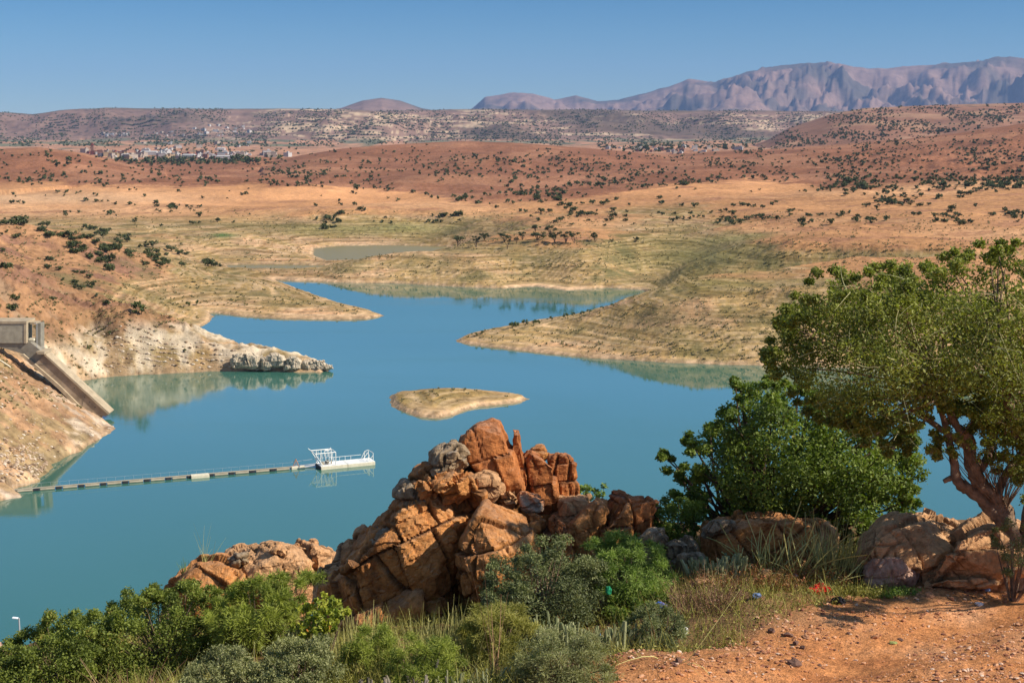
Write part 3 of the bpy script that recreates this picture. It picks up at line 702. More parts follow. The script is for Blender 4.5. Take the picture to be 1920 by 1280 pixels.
for i, (p, sz, nm) in enumerate(spots[:290]):
    o = link('thorn_shrub', SHM[i % 6], None, None, p); o.rotation_euler = (0, 0, rs.uniform(0, 6.28))
    o.scale = (sz, sz, sz*rs.uniform(.8, 1.1)); x_, y_ = proj(p.x, p.y, p.z); lo, hi_ = {'brown': (265, 385), 'knoll': (278, 340), 'farright': (195, 280), 'plain': (350, 425), 'lefthill': (410, 590)}[nm]
    fy = (y_-lo)/(hi_-lo); lv = ('near the crest of', 'half way up', 'low on')[0 if fy < .33 else 1 if fy < .66 else 2]; szw = 'large' if sz > 3.2 else 'middling' if sz > 2.5 else 'small'
    if nm == 'plain': lb = '%s dark thorn shrub on the pale orange plain, %s' % (szw, ('on the far left', 'left of the acacia clump', 'behind the acacia clump', 'right of the acacia clump', 'above the right tree')[min(4, max(0, int(x_/390)))])
    elif nm == 'lefthill': lb = '%s dark green shrub %s the left hillside, %s' % (szw, lv, ('above the gatehouse', 'above the bleached ridge', 'towards the hill\'s low end')[min(2, max(0, int(x_/150)))])
    else: lb = '%s thorn shrub %s %s, %s' % (szw, lv, {'brown': 'the red-brown hill', 'knoll': 'the low left knoll', 'farright': 'the high right hill'}[nm], ('on the far left', 'left of centre', 'in the centre', 'right of centre', 'on the far right')[min(4, max(0, int(x_/390)))])
    tag(o, lb, 'shrub', PHR[nm][1])
parts = []
for i, (p, sz, nm) in enumerate(spots[290:]):
    V, Fq, T = LOV[i % 4]; a = rs.uniform(0, 6.28); c, s_ = math.cos(a), math.sin(a)
    parts.append((np.stack([V[:, 0]*c-V[:, 1]*s_, V[:, 0]*s_+V[:, 1]*c, V[:, 2]], 1)*sz + np.array(p), Fq, T))
for _ in range(14000):
    x, y = rs.uniform(-5, 1600), rs.uniform(203, 275)
    if y > min(crown_y(x), fr_y(x), 276) or not patchy(x, y, 70, 0.0): continue
    p = hit(x, y)
    if p is None or p.y < 2300 or p.y > 8000: continue
    V, Fq, T = TIN[rs.randrange(4)]; parts.append((V*rs.uniform(3, 6.5) + np.array(p), Fq, T))
tag(link('scrub', pmesh('scrub', parts, M['shrub_leaf']), None), kind='stuff')

# low tufts on the falling shore and the plain: nobody could count them
parts = []; tv = []
for i in range(4):
    rng = np.random.default_rng(400+i); cc = np.array([[0, 0, .3, .45]]); tv.append(clump_leaves(cc, 9, .55, 1.6, .3, rng, .8, .1))
n_t = 0
for _ in range(24000):
    x, y = rs.uniform(-10, 1930), rs.uniform(395, 770)
    nz = float(noise2(np.array([x/60]), np.array([y/14]), 66)[0])
    if nz + rs.uniform(-.6, .6) < 0.12: continue
    p = hit(x, y)
    if p is None or p.z < 0.9 or (x < 640 and y > 600 and p.z < 9 and (x > 210 or rs.random() < .4)) or (700 < x < 1020 and y > 715 and rs.random() < .6): continue
    V, Fq, T = tv[n_t % 4]; n_t += 1; sz = rs.uniform(.35, .95)*(1.0 if p.y < 450 else 1.3)
    parts.append((V*sz + np.array(p), Fq, T))
    if n_t > 9000: break
tag(link('ground_cover', pmesh('ground_cover', parts, M['tuft_leaf']), None), kind='stuff')
# green shrubs along the peninsula's back shore and the valley
parts = []
def small_bush(x, y, sz, label, grp, mat='tuft_leaf', seedm=None):
    p = hit(x, y)
    if p is None: return
    o = link('waterside_shrub', SHM[rs.randrange(6)] if mat is None else seedm, None, None, p); o.scale = (sz, sz, sz*rs.uniform(.7, 1.2)); o.rotation_euler = (0, 0, rs.uniform(0, 6.28))
    tag(o, label, 'shrub', grp)
M['reed_leaf'] = foliage_mat('waterside_leaf', (0.04, 0.06, 0.015), (0.12, 0.14, 0.035), transl=0.2)
WB = pmesh('waterside_shrub', shrub_mesh(301, 150, 1.0, 0.22), M['reed_leaf'])
WL = [(895,628,1.2,'small green bush nearest the tip of the sandy spit'),(905,624,.9,'tiny bush second from the tip of the sandy spit'),(960,612,2.6,'largest bush standing on the back shore of the spit'),(968,610,1.6,'bush touching the right side of the largest spit bush'),(985,607,1.8,'leafy bush a little right of the largest spit bush'),
 (1000,606,1.9,'second largest bush along the back shore of the spit'),(1012,604,1.5,'bush just right of the second largest spit bush'),(1035,598,1.2,'small bush alone at the middle of the spit\'s back shore'),(1060,594,1.6,'rounder bush past the middle of the spit\'s back shore'),(1075,590,1.2,'small bush between two rounder ones on the spit\'s back shore'),
 (1090,588,1.4,'medium bush beside the narrowing inlet'),(1105,584,1.3,'medium bush further up the narrowing inlet'),(1130,577,1.0,'tiny bush near the inlet\'s end'),(1150,573,1.2,'last small bush at the inlet\'s end')]
for x, y, s_, lb in WL: small_bush(x, y+3, s_, lb, 'bushes along the back shore of the spit', seedm=WB)
for x, y, s_, lb in [(265,590,3.2,'largest olive bush on the bank above the bleached ridge'),(355,572,2.0,'olive bush on the grassy slope behind the bleached ridge'),(368,570,1.6,'smaller olive bush right of the one behind the ridge'),(168,655,1.2,'small bush on the bleached rocks above the conduit'),(205,628,1.0,'tiny bush at the upper left of the bleached ridge'),(345,665,1.0,'tiny bush on the bleached ridge half way to its tip'),(252,585,1.6,'bush touching the left side of the largest olive bush')]:
    small_bush(x, y+3, s_, lb, 'bushes above the bleached ridge', seedm=WB)

# ------------------------------------------------------------------ acacias by the plateau
def acacia(x, y, wpx, hpx, label, seed, sparse=1.0, grp='flat-topped trees beyond the far lake shore'):
    rng = np.random.default_rng(seed); p = hit(x, y)
    if p is None: return
    s = p.y/F; W, Hh = wpx*s, hpx*s
    t = empty('acacia_tree', p, label, 'tree', grp)
    k = 9; cc = np.stack([rng.uniform(-.42, .42, k)*W, rng.uniform(-.4, .4, k)*W, (rng.uniform(.5, .86, k))*Hh, rng.uniform(.13, .2, k)*W], 1)
    nt_ = rng.integers(2, 5); B = np.zeros((nt_, 3)); D = np.stack([rng.normal(size=nt_)*.35, rng.normal(size=nt_)*.35, np.ones(nt_)], 1)
    link('trunk', pmesh('trunk', [stalks(B, D, np.full(nt_, Hh*.65), np.full(nt_, .022*W+.05), .12, 4, 5, rng=rng), twig_net((0, 0, Hh*.2), cc, rng, .012*W+.02, .9)], M['bark_dark']), None, t)
    link('crown', pmesh('crown', clump_leaves(cc, int(75*sparse), .1*W**.5*2, 1.5, .4, rng, .55, .15), M['acacia_leaf']), None, t)
AC = [(858,462,34,24,'wide thin-crowned acacia, leftmost of the flat-topped trees',.6),(893,464,17,24,'small round-crowned acacia right beside the leftmost thin-crowned one',1),(908,452,20,16,'low dark acacia behind the two leftmost trees',1),
 (945,455,24,20,'dark dense acacia alone left of the tree clump',1),(951,470,15,24,'sparse grey young tree lowest towards the water',.4),(968,458,9,15,'tiny slender acacia between two larger trees',.7),
 (1004,434,20,13,'umbrella acacia standing behind and above the clump',1),(980,450,15,16,'small umbrella acacia at the left end of the clump',1),(1008,452,32,16,'low spreading acacia in the left of the clump',1),
 (1032,440,24,18,'tallest dark acacia at the back of the clump',1.2),(1040,455,22,22,'dense acacia in the middle of the clump',1.2),(1061,456,24,24,'broad dark acacia in the right of the clump',1.2),(1077,456,18,22,'slim acacia at the right end of the clump',1),
 (1116,455,18,19,'lone round acacia on bare ground right of the clump',1.1),(1147,456,8,8,'very small acacia right of the lone round one',.8),(1192,455,12,12,'small bushy tree farthest right on the flat shore',.7)]
for i, a in enumerate(AC): acacia(a[0], a[1], a[2], a[3], a[4], 500+i, a[5])

# ================================================================== things people built
def W0(px, py): return gp(px, py, 0.0)
# floating work barge ---------------------------------------------------
pa, pb = W0(602, 881), W0(704, 871)
ux = (pb-pa).normalized(); uz = Vector((0, 0, 1)); uy = Vector((-ux.y, ux.x, 0))     # uy: away from the camera
LB = (pb-pa).length; WB_ = 3.2
barge = empty('work_barge', pa, 'white work barge with an open pipe cabin frame at the end of the walkway', 'barge')
RB = Matrix((ux, uy, uz)).transposed().to_4x4(); barge.matrix_world = Matrix.Translation(pa) @ RB
h1 = LB*0.49
def local(p): return Vector(p)
MB().box((h1/2, WB_/2, 0.27), (h1-0.06, WB_, 0.62)).build('hull', M['cream'], barge, 0.04)
MB().box((h1+(LB-h1)/2, WB_/2, 0.27), (LB-h1-0.06, WB_, 0.62)).build('hull', M['cream'], barge, 0.04)
MB().box((h1/2, WB_/2, 0.61), (h1-0.1, WB_-0.1, 0.05)).box((h1+(LB-h1)/2, WB_/2, 0.61), (LB-h1-0.1, WB_-0.1, 0.05)).build('deck', M['white'], barge)
MB().box((-0.08, WB_/2, 0.30), (0.14, WB_-0.1, 0.5)).build('fender', M['black'], barge, 0.03)
f = MB(); ct = 2.95; x1 = 2.75; x0 = -0.35
for y in (0.15, WB_-0.15):
    f.bar((x0-0.6, y, ct), (x1, y, ct), 0.085); f.bar((x1, y, 0.6), (x1, y, ct), 0.08)
    f.bar((x0-0.6, y, ct), (0.45, y, 0.62), 0.07); f.bar((0.02, y, ct), (0.02, y, 0.62), 0.07)
for x in (x0-0.6, x1): f.bar((x, 0.15, ct), (x, WB_-0.15, ct), 0.08)
f.bar((x0-0.6, WB_-.15, ct), (x0-1.1, WB_-.15, ct+0.45), 0.06)
f.build('cabin_frame', M['white'], barge)
for k in range(4):
    xx = 0.35 + k*0.62; wl = MB(); a = [(xx, 0.15, ct), (xx+.02, 0.15, 1.7), (xx+.12, .15, 1.45), (xx+.40, .15, 1.45), (xx+.52, .15, 1.7), (xx+.54, .15, ct)]
    for y in (0, WB_-.3):
        for i in range(5): wl.bar((a[i][0], a[i][1]+y, a[i][2]), (a[i+1][0], a[i+1][1]+y, a[i+1][2]), 0.03, 6)
    wl.build('window_hoop', M['white'], barge)
b = MB(); b.bar((1.55, 1.2, .65), (1.55, 1.2, 1.5), .16, 10).bar((1.2, 1.6, 1.0), (1.9, 1.6, 1.0), .25, 12).box((.7, 1.5, .85), (.5, .8, .45)).bar((2.3, 1.4, .63), (2.3, 1.4, 1.35), .12); b.build('winch', M['pipe'], barge)
b = MB(); b.box((1.6, WB_/2, ct+.16), (.8, .5, .16)).bar((1.9, WB_/2, ct+.1), (2.3, WB_/2, ct+.6), .05).box((2.1, WB_/2, ct+.3), (.35, .35, .12)); b.build('roof_hoist', M['white'], barge)
b = MB(); b.bar((x1, .12, 1.35), (LB-1.7, .12, 1.35), .035, 6).bar((x1, WB_-.12, 1.35), (LB-1.7, WB_-.12, 1.35), .035, 6)
for i in range(4): b.bar((x1+.5+i*1.05, WB_-.12, .6), (x1+.5+i*1.05, WB_-.12, 1.35), .03, 6)
b.build('handrail', M['white'], barge)
b = MB()
for y in (.2, WB_-.2):
    b.bar((LB-.35, y, .62), (LB-.35, y, 2.15), .06).bar((LB-1.3, y, .62), (LB-.35, y, 1.75), .06).bar((LB-1.7, y, .62), (LB-1.1, y, 1.9), .06); b.bar((LB-1.1, y, 1.9), (LB-1.1, y, .62), .05)
b.bar((LB-.35, .2, 2.15), (LB-.35, WB_-.2, 2.15), .05).bar((LB-1.1, WB_-.2, 1.9), (LB-.35, WB_-.2, 2.15), .05).bar((LB-1.1, .2, 1.9), (LB-1.1, WB_-.2, 1.9), .04)
b.build('bow_frame', M['white'], barge)
# floating walkway --------------------------------------------------------
wa, wb_ = W0(24, 922.5), W0(548, 879)
vx = (wb_-wa).normalized(); vy = Vector((-vx.y, vx.x, 0)); LW = (wb_-wa).length
walk = empty('floating_walkway', wa, 'long floating pipe walkway with black floats from the left bank to the barge', 'walkway')
walk.matrix_world = Matrix.Translation(wa) @ Matrix((vx, vy, uz)).transposed().to_4x4()
MB().box((LW/2, 0, .44), (LW, .55, .05)).build('deck', M['pipe'], walk)
nseg = 13; st = LW/nseg
for i in range(nseg):
    x = i*st
    if i != 8: MB().bar((x+.75, -.28, .16), (x+st-.55, -.28, .16), .2, 12).bar((x+.75, .28, .16), (x+st-.55, .28, .16), .2, 12).build('pipe', M['pipe'], walk)
    MB().box((x+.1, 0, .2), (.95, .95, .42)).build('float', M['black'], walk, .05)
b = MB()
for y in (.24,): b.bar((0, y, 1.15), (LW, y, 1.15), .012, 5)
for i in range(int(LW/1.5)): b.bar((i*1.5, .24, .45), (i*1.5, .24, 1.15), .014, 5)
b.build('handrail', M['steel'], walk)
x = 8*st
pn = MB(); pn.box((x+st*.5, -.35, .22), (st*.86, 1.25, .6)); pn.build('pontoon', M['cream'], walk, .05)
b = MB()
b.bar((LW, 0, .45), (LW+6.2, .6, .6), .05, 6).bar((LW, .4, 1.2), (LW+6.2, 1.0, 1.35), .03, 6)
b.build('gangway', M['steel'], walk)
# marker triangle
p = W0(555, 878); tri = empty('warning_marker', p, 'rusty triangular marker frame standing on a float at the end of the walkway', 'marker')
tri.matrix_world = Matrix.Translation(p) @ Matrix((vx, vy, uz)).transposed().to_4x4()
b = MB(); A, B_, C_ = Vector((-.5, 0, .45)), Vector((.5, 0, .45)), Vector((0, 0, 1.75))
b.bar(A, C_, .07, 6).bar(B_, C_, .07, 6).bar(A, B_, .05, 6).bar((0, 0, .45), (0, 0, 1.5), .04, 6); b.build('triangle', M['rust'], tri)
MB().box((.3, 0, .18), (2.4, 1.1, .5)).build('float', M['cream'], tri, .06)
MB().bar((1.6, 0, .15), (3.4, .2, .3), .16, 8).build('pipe', M['steel'], tri)

M['concrete_tan'] = plain('water_stained_concrete', (0.33, 0.245, 0.165), 0.9, 0.35, 0.5, bump=.03)
# concrete intake with its sloping conduit ------------------------------
YI = 288.0; s = YI/F*1.0
intake = empty('water_intake', pt(60, 700, YI), 'grey concrete gatehouse on the left bank with a sloping conduit running down into the lake', 'intake structure')
io = intake.location
def L(px, py, dy=0.0): return pt(px, py, YI) + Vector((0, dy, 0)) - io
b = MB().prism([L(-90, 604), L(45, 604), L(45, 643), L(-90, 643)], (0, 5.0, 0)); b.build('gatehouse_wall', M['concrete'], intake)
b = MB().prism([L(-90, 602, -.15), L(50, 602, -.15), L(50, 606.5, -.15), L(-90, 606.5, -.15)], (0, 5.4, 0)); b.build('roof_edge', M['concrete_pale'], intake)
b = MB().prism([L(45, 606.6, -.1), L(49.5, 606.6, -.1), L(49.5, 643.5, -.1), L(45, 643.5, -.1)], (0, 1.2, 0)); b.build('corner_pier', M['concrete_pale'], intake)
b = MB().prism([L(60, 609, 2.2), L(69.5, 609, 2.2), L(69.5, 655, 2.2), L(60, 655, 2.2)], (0, 2.4, 0)); b.build('rear_pier', M['concrete_dark'], intake)
b = MB().prism([L(49.6, 606.8, 2.0), L(62, 606.8, 2.0), L(62, 610.5, 2.0), L(49.6, 610.5, 2.0)], (0, 2.6, 0)); b.build('lintel', M['concrete_pale'], intake)
b = MB().bar(L(68, 607, .4), L(68, 655, .4), .05, 6).bar(L(63, 607, .4), L(68, 607, .4), .05, 6); b.build('ladder_pole', M['steel'], intake)
b = MB().box((L(54, 639, 2.2)), (1.1, 1.6, .5)); b.build('valve_box', M['cream'], intake, .03)
# underside and upper conduit, in the darker concrete tone
b = MB().prism([L(-30, 643.2, .3), L(45, 643.2, .3), L(56, 642, .3), L(72, 655, .3), L(84, 667, .3), L(66, 688, .3), L(42, 664, .3), L(30, 660, .3)], (0, 3.4, 0)); b.build('upper_conduit', M['concrete_dark'], intake)
b = MB().prism([L(66, 681, .1), L(84, 665, .1), L(204, 775.5, .1), L(199, 780, .1), L(172, 780, .1), L(110, 722, .1)], (0, 3.0, 0)); b.build('sloping_conduit', M['concrete_tan'], intake)
b = MB().prism([L(83, 665.5, -.25), L(85.5, 663, -.25), L(206, 773.5, -.25), L(203.5, 777, -.25)], (0, 3.5, 0)); b.build('upper_coping', M['concrete_pale'], intake)
b = MB().prism([L(38, 663, -.45), L(45, 663, -.45), L(112, 721, -.45), L(172, 781, -.45), L(165, 783, -.45), L(108, 726, -.45)], (0, .55, 0)); b.build('lower_coping', M['concrete_pale'], intake)
b = MB().prism([L(71, 657.5, -1.2), L(87, 657.5, -1.2), L(87, 662.5, -1.2), L(74, 662.5, -1.2)], (0, 4.6, 0)); b.build('platform', M['concrete_pale'], intake)
for hx, hy in ((139, 727), (158.5, 745), (168, 754), (178, 763), (149, 736)):
    MB().bar(L(hx, hy, .08), L(hx, hy, .20), .11 if hx != 149 else .06, 10).build('drain_hole', M['black'], intake)
b = MB().bar(L(155, 734, .06), L(155, 760, .06), .03, 5).bar(L(72, 683, .06), L(94, 683, .06), .03, 5); b.build('joint', M['concrete_dark'], intake)
b = MB().bar(L(-20, 655, -3), L(12, 672, -3), .15, 6).bar(L(12, 672, -3), L(30, 684, -3), .15, 6)
b.build('drain_kerb', M['cream'], intake)

# street lamp on the lower road
pl_ = pt(35.5, 1158, 110); gz0 = zat(pl_.x, 110.0) if 110 > 61 else G(pl_.x, 110)
lamp = empty('street_lamp', (pl_.x, 110, gz0-.2), 'white street lamp rising from behind the green bushes at the lower left', 'street lamp')
Hl = pl_.z-gz0+.2
MB().bar((0, 0, 0), (0, 0, Hl), .10, 8, .06).build('pole', M['steel'], lamp)
MB().bar((0, 0, Hl-.03), (-.16, 0, Hl), .045, 6).build('arm', M['steel'], lamp)
MB().box((-.30, 0, Hl+.01), (.46, .26, .09), Matrix.Rotation(R(6), 3, 'Y')).build('lamp_head', M['lampwhite'], lamp, .02)

# ------------------------------------------------------------------ town beyond the hill
WALLC = [plain('lime_wall', (0.36, 0.29, 0.23), .9, .1, .05), plain('white_wall', (0.43, 0.40, 0.37), .9, .1, .05), plain('pink_wall', (0.29, 0.16, 0.11), .9, .1, .05), plain('red_wall', (0.23, 0.07, 0.05), .9, .1, .05), plain('ochre_wall', (0.34, 0.24, 0.14), .9, .1, .05)]
def hm(mi, wx, dy, hh, name='house'):
    b = MB().box((0, 0, hh/2-.6), (wx, dy, hh+1.2)).box((0, 0, hh+.14), (wx+.5, dy+.5, .28)).box((wx*.22, dy*.1, hh+1.0), (wx*.28, dy*.35, 1.6))
    for i in range(max(1, int(wx/3))): b.box((-wx/2+1.5+i*3, -dy/2-.02, hh*.55), (1.0, .12, 1.2))
    bmesh.ops.recalc_face_normals(b.bm, faces=b.bm.faces)
    me = bpy.data.meshes.new(name); b.bm.to_mesh(me); b.bm.free(); me.materials.append(WALLC[mi]); return me
HM = {c: [hm(c, w_, d_, h_) for w_, d_, h_ in ((8, 7, 3.4), (11, 8, 5.4), (6, 7, 3.0))] for c in range(5)}
rt = random.Random(77)
CN = ['sandy', 'white', 'pink', 'red', 'ochre']
def town(n, box, cols, where, grp, sc=(0.8, 1.3), keep=None):
    k = 0; t_ = 0
    while k < n and t_ < n*20:
        t_ += 1; x, y = rt.uniform(box[0], box[2]), rt.uniform(box[1], box[3])
        if keep and not keep(x, y): continue
        p = hit(x, y)
        if p is None or p.y < 2000: continue
        c = rt.choice(cols); o = link('house', HM[c][rt.randrange(3)], None, None, p)
        q = rt.uniform(*sc); fx = (x-box[0])/(box[2]-box[0]); o.scale = (q*rt.uniform(.8, 1.5), q, q); o.rotation_euler = (0, 0, rt.choice([0, .3, -.4, 1.2]))
        zw = ('broad', 'two-storey', 'small')[[m.name for m in HM[c]].index(o.data.name)]; tag(o, '%s %s house %s, %s' % (zw, CN[c], where, ('at its left end', 'left of its middle', 'right of its middle', 'at its right end')[min(3, int(fx*4))]), 'house', '%s houses %s' % (CN[c], where)); k += 1
kp = lambda x, y: y < crown_y(x) and y > 262
town(34, (190, 250, 420, 256), [1, 0, 1], 'at the foot of the far mesa', 'g', (.7, 1.2))
town(34, (140, 287, 320, 291), [2, 3, 0, 1], 'on the left of the town plain', 'g', (.7, 1.3), kp)
town(40, (190, 292, 330, 300), [0, 1, 4], 'among the dark trees before the town', 'g', (.8, 1.4), kp)
town(46, (330, 291, 560, 299), [3, 0, 1, 2, 1], 'in the middle of the town plain', 'g', (.8, 1.5), kp)
town(22, (260, 268, 480, 284), [1, 0], 'scattered across the far town fields', 'g', (.7, 1.1))
town(40, (1130, 277, 1400, 289), [1, 0, 1, 2], 'in the village left of the high brown hill', 'g', (.55, .9), kp)
town(18, (360, 237, 470, 252), [1, 1, 0], 'on the slope of the far mesa', 'g', (.9, 1.4))
o_ = hit(174, 291)
if o_:
    tw = empty('minaret', o_, 'slender pink tower standing above the low houses on the left of the town', 'tower')
    MB().box((0, 0, 7), (5, 5, 16)).build('shaft', WALLC[2], tw); MB().box((0, 0, 15.4), (5.8, 5.8, .8)).box((0, 0, 17), (2.6, 2.6, 3)).build('lantern', WALLC[3], tw)
for (a, b2, wpx, lab) in ((280, 291, 30, 'long white shed, leftmost on the open town plain'), (355, 297, 22, 'long white shed among the red houses of the town'), (420, 299, 26, 'long pale shed at the right of the town'), (240, 296, 22, 'low cream shed behind the dark trees'), (415, 262+22, 14, 'small white shed in the far fields')):
    q = hit(a, b2)
    if q:
        wd = wpx*q.y/F; o = MB().box((0, 0, 2), (wd, 12, 5)).prism([(-wd/2, -6.3, 4.51), (-wd/2, 6.3, 4.51), (-wd/2, 0, 6.2)], (wd, 0, 0)).build('shed', WALLC[1], None, 0, q); tag(o, lab, 'shed')
# trees of the town: dark belt
parts = []
for _ in range(420):
    x = rt.uniform(215, 560); y = rt.choice([rt.gauss(303, 4), rt.gauss(303, 4), rt.uniform(252, 290)])
    if y > crown_y(x)-1 and x > 330: continue
    p = hit(x, y)
    if p is None or p.y < 1500: continue
    V, Fq, T = LOV[rt.randrange(4)]; parts.append((V*rt.uniform(3, 7) + np.array(p), Fq, T))
for _ in range(300):
    x = rt.uniform(1120, 1420); y = rt.gauss(284, 5)
    if y > crown_y(x)-1: continue
    p = hit(x, y)
    if p is None or p.y < 2300: continue
    V, Fq, T = LOV[rt.randrange(4)]; parts.append((V*rt.uniform(4, 8) + np.array(p), Fq, T))
tag(link('far_trees', pmesh('far_trees', parts, M['shrub_leaf']), None), kind='stuff')

# ================================================================== rocks
def shatter(P, seed):
    """cells of a jittered grid, each a tilted facet: (cell id noise, facet offset, distance to the cell edge)"""
    ip = np.floor(P); best = np.full(len(P), 9.0); sec = np.full(len(P), 9.0); off = np.zeros(len(P)); idn = np.zeros(len(P))
    for dx in (-1, 0, 1):
        for dy in (-1, 0, 1):
            for dz in (-1, 0, 1):
                cx, cy, cz = ip[:, 0]+dx, ip[:, 1]+dy, ip[:, 2]+dz
                q = np.stack([cx + _h(cx, cy, cz, seed), cy + _h(cx, cy, cz, seed+7), cz + _h(cx, cy, cz, seed+13)], 1)
                r = P-q; d2 = (r*r).sum(1); d2 = np.sqrt(d2)
                nb = d2 < best
                tilt = (r[:, 0]*(_h(cx, cy, cz, seed+21)-.5) + r[:, 1]*(_h(cx, cy, cz, seed+22)-.5) + r[:, 2]*(_h(cx, cy, cz, seed+23)-.5))*1.7
                o = (_h(cx, cy, cz, seed+31)-.5)*1.3 + tilt
                sec = np.where(nb, best, np.minimum(sec, d2)); off = np.where(nb, o, off); idn = np.where(nb, _h(cx, cy, cz, seed+41), idn); best = np.where(nb, d2, best)
    return idn, off, sec-best
def axes_of(seed, ax):
    r = np.random.default_rng(seed+500); a = (ax if ax is not None else -12 + r.normal()*10); b = r.normal()*12; c = r.normal()*14
    m = Matrix.Rotation(R(a), 3, 'Y') @ Matrix.Rotation(R(b), 3, 'X') @ Matrix.Rotation(R(c+25), 3, 'Z'); return np.array(m)
def joints(P, seed, size, A):
    """jointed rock: irregular brickwork of tilted faces; (id, offset, distance to the joint in metres)"""
    q = P @ A / size; o = np.zeros(len(P)); z = np.zeros(len(P)); e = np.full(len(P), 9.0); idx = []
    i0 = np.floor(q[:, 2]); f0 = q[:, 2]-i0
    q1 = q[:, 0] + _h(i0, z, z, seed)*3; i1 = np.floor(q1); f1 = q1-i1
    q2 = q[:, 1] + _h(i0, i1, z, seed+1)*3; i2 = np.floor(q2); f2 = q2-i2
    for f, s_ in ((f0, size[2]), (f1, size[0]), (f2, size[1])): e = np.minimum(e, np.minimum(f, 1-f)*s_)
    off = _h(i0, i1, i2, seed+2)-.5 + (f0-.5)*(_h(i0, i1, i2, seed+3)-.5)*.9 + (f1-.5)*(_h(i0, i1, i2, seed+4)-.5)*.9 + (f2-.5)*(_h(i0, i1, i2, seed+5)-.5)*.9
    return off, off, e
def rock_mesh(hull, seed, vox=0.035, rough=1.0, chisel=14, keepd=0.9, crackn=1.0, strat=None, scl=1.0, ax=None):
    """angular rock from a hull of points: planes struck off it, weathered and cracked; returns (verts, quads, crack)"""
    rng = np.random.default_rng(seed)
    bm = bmesh.new()
    for p in hull: bm.verts.new(p)
    r = bmesh.ops.convex_hull(bm, input=bm.verts)
    bmesh.ops.delete(bm, geom=[g for g in r['geom_interior'] if isinstance(g, bmesh.types.BMVert)], context='VERTS')
    bmesh.ops.recalc_face_normals(bm, faces=bm.faces)
    me = bpy.data.meshes.new('tmp'); bm.to_mesh(me); bm.free()
    o = bpy.data.objects.new('tmp', me); COL.objects.link(o)
    m = o.modifiers.new('r', 'REMESH'); m.mode = 'VOXEL'; m.voxel_size = vox; m.adaptivity = 0
    dg = bpy.context.evaluated_depsgraph_get(); ev = o.evaluated_get(dg); em = ev.to_mesh()
    n = len(em.vertices); V = np.empty(n*3); em.vertices.foreach_get('co', V); V = V.reshape(-1, 3)
    nf = len(em.polygons); Fq = np.empty(nf*4, np.int32); em.loops.foreach_get('vertex_index', Fq); Fq = Fq.reshape(-1, 4)
    ev.to_mesh_clear(); bpy.data.objects.remove(o); bpy.data.meshes.remove(me)
    c = (V.max(0)+V.min(0))/2; S = (V.max(0)-V.min(0)).max()
    for i in range(chisel):
        nn = rng.normal(size=3); nn /= np.linalg.norm(nn)
        d = (V-c) @ nn; mx = d.max(); lim = mx*rng.uniform(keepd-.12, keepd+.06)
        ov = np.maximum(d-lim, 0); V = V - nn*(ov*0.92)[:, None]
    # normals
    a = V[Fq[:, 2]]-V[Fq[:, 0]]; b2 = V[Fq[:, 3]]-V[Fq[:, 1]]; fn = np.cross(a, b2)
    vn = np.zeros_like(V)
    for k in range(4): np.add.at(vn, Fq[:, k], fn)
    vn /= np.linalg.norm(vn, axis=1, keepdims=True)+1e-9
    P = V + c*0
    w_ = np.stack([noise3(P*0.9, seed+k*5) for k in range(3)], 1)*0.35
    Q = P + w_
    k0 = scl
    A_ = axes_of(seed, ax); F1, of1, e1 = joints(P + w_*.12, seed+1, np.array([.62, .8, .95])*k0, A_)
    F2, of2, e2 = joints(P + w_*.2, seed+2, np.array([.21, .26, .33])*k0, A_)
    F3, of3, e3 = shatter((P + w_*.5)/(0.13*k0), seed+3)
    patch = sstep(-.25, .25, noise3(P*0.8/k0, seed+8))
    d = of1*0.20*rough*min(1, S*.6) + of2*0.085*rough*(.35+.65*patch) + of3*0.026*rough*(.3+.7*patch)
    d = d + fbm3(Q*1.3/k0, 2, seed)*0.025 + fbm3(P*9/k0, 3, seed+6)*0.016
    d = d*k0
    c1 = 1-sstep(0.0, 0.035*k0, e1); c2 = (1-sstep(0.0, 0.022*k0, e2))*sstep(.0, .5, noise3(P*1.1/k0, seed+30))*.8
    cr = np.maximum(c1*(.5+.5*patch), c2)
    if strat is not None:
        sn, per = strat; g = (Q @ np.array(sn))/per + 0.25*noise3(P*1.5, seed+40); g = np.abs(g-np.round(g)); cr = np.maximum(cr, (1-sstep(0.0, 0.06, g))*sstep(-.2, .2, noise3(P*0.9, seed+41)))
    cr *= crackn
    V = V + vn*(d - cr*0.055*k0)[:, None]
    return V, Fq, cr
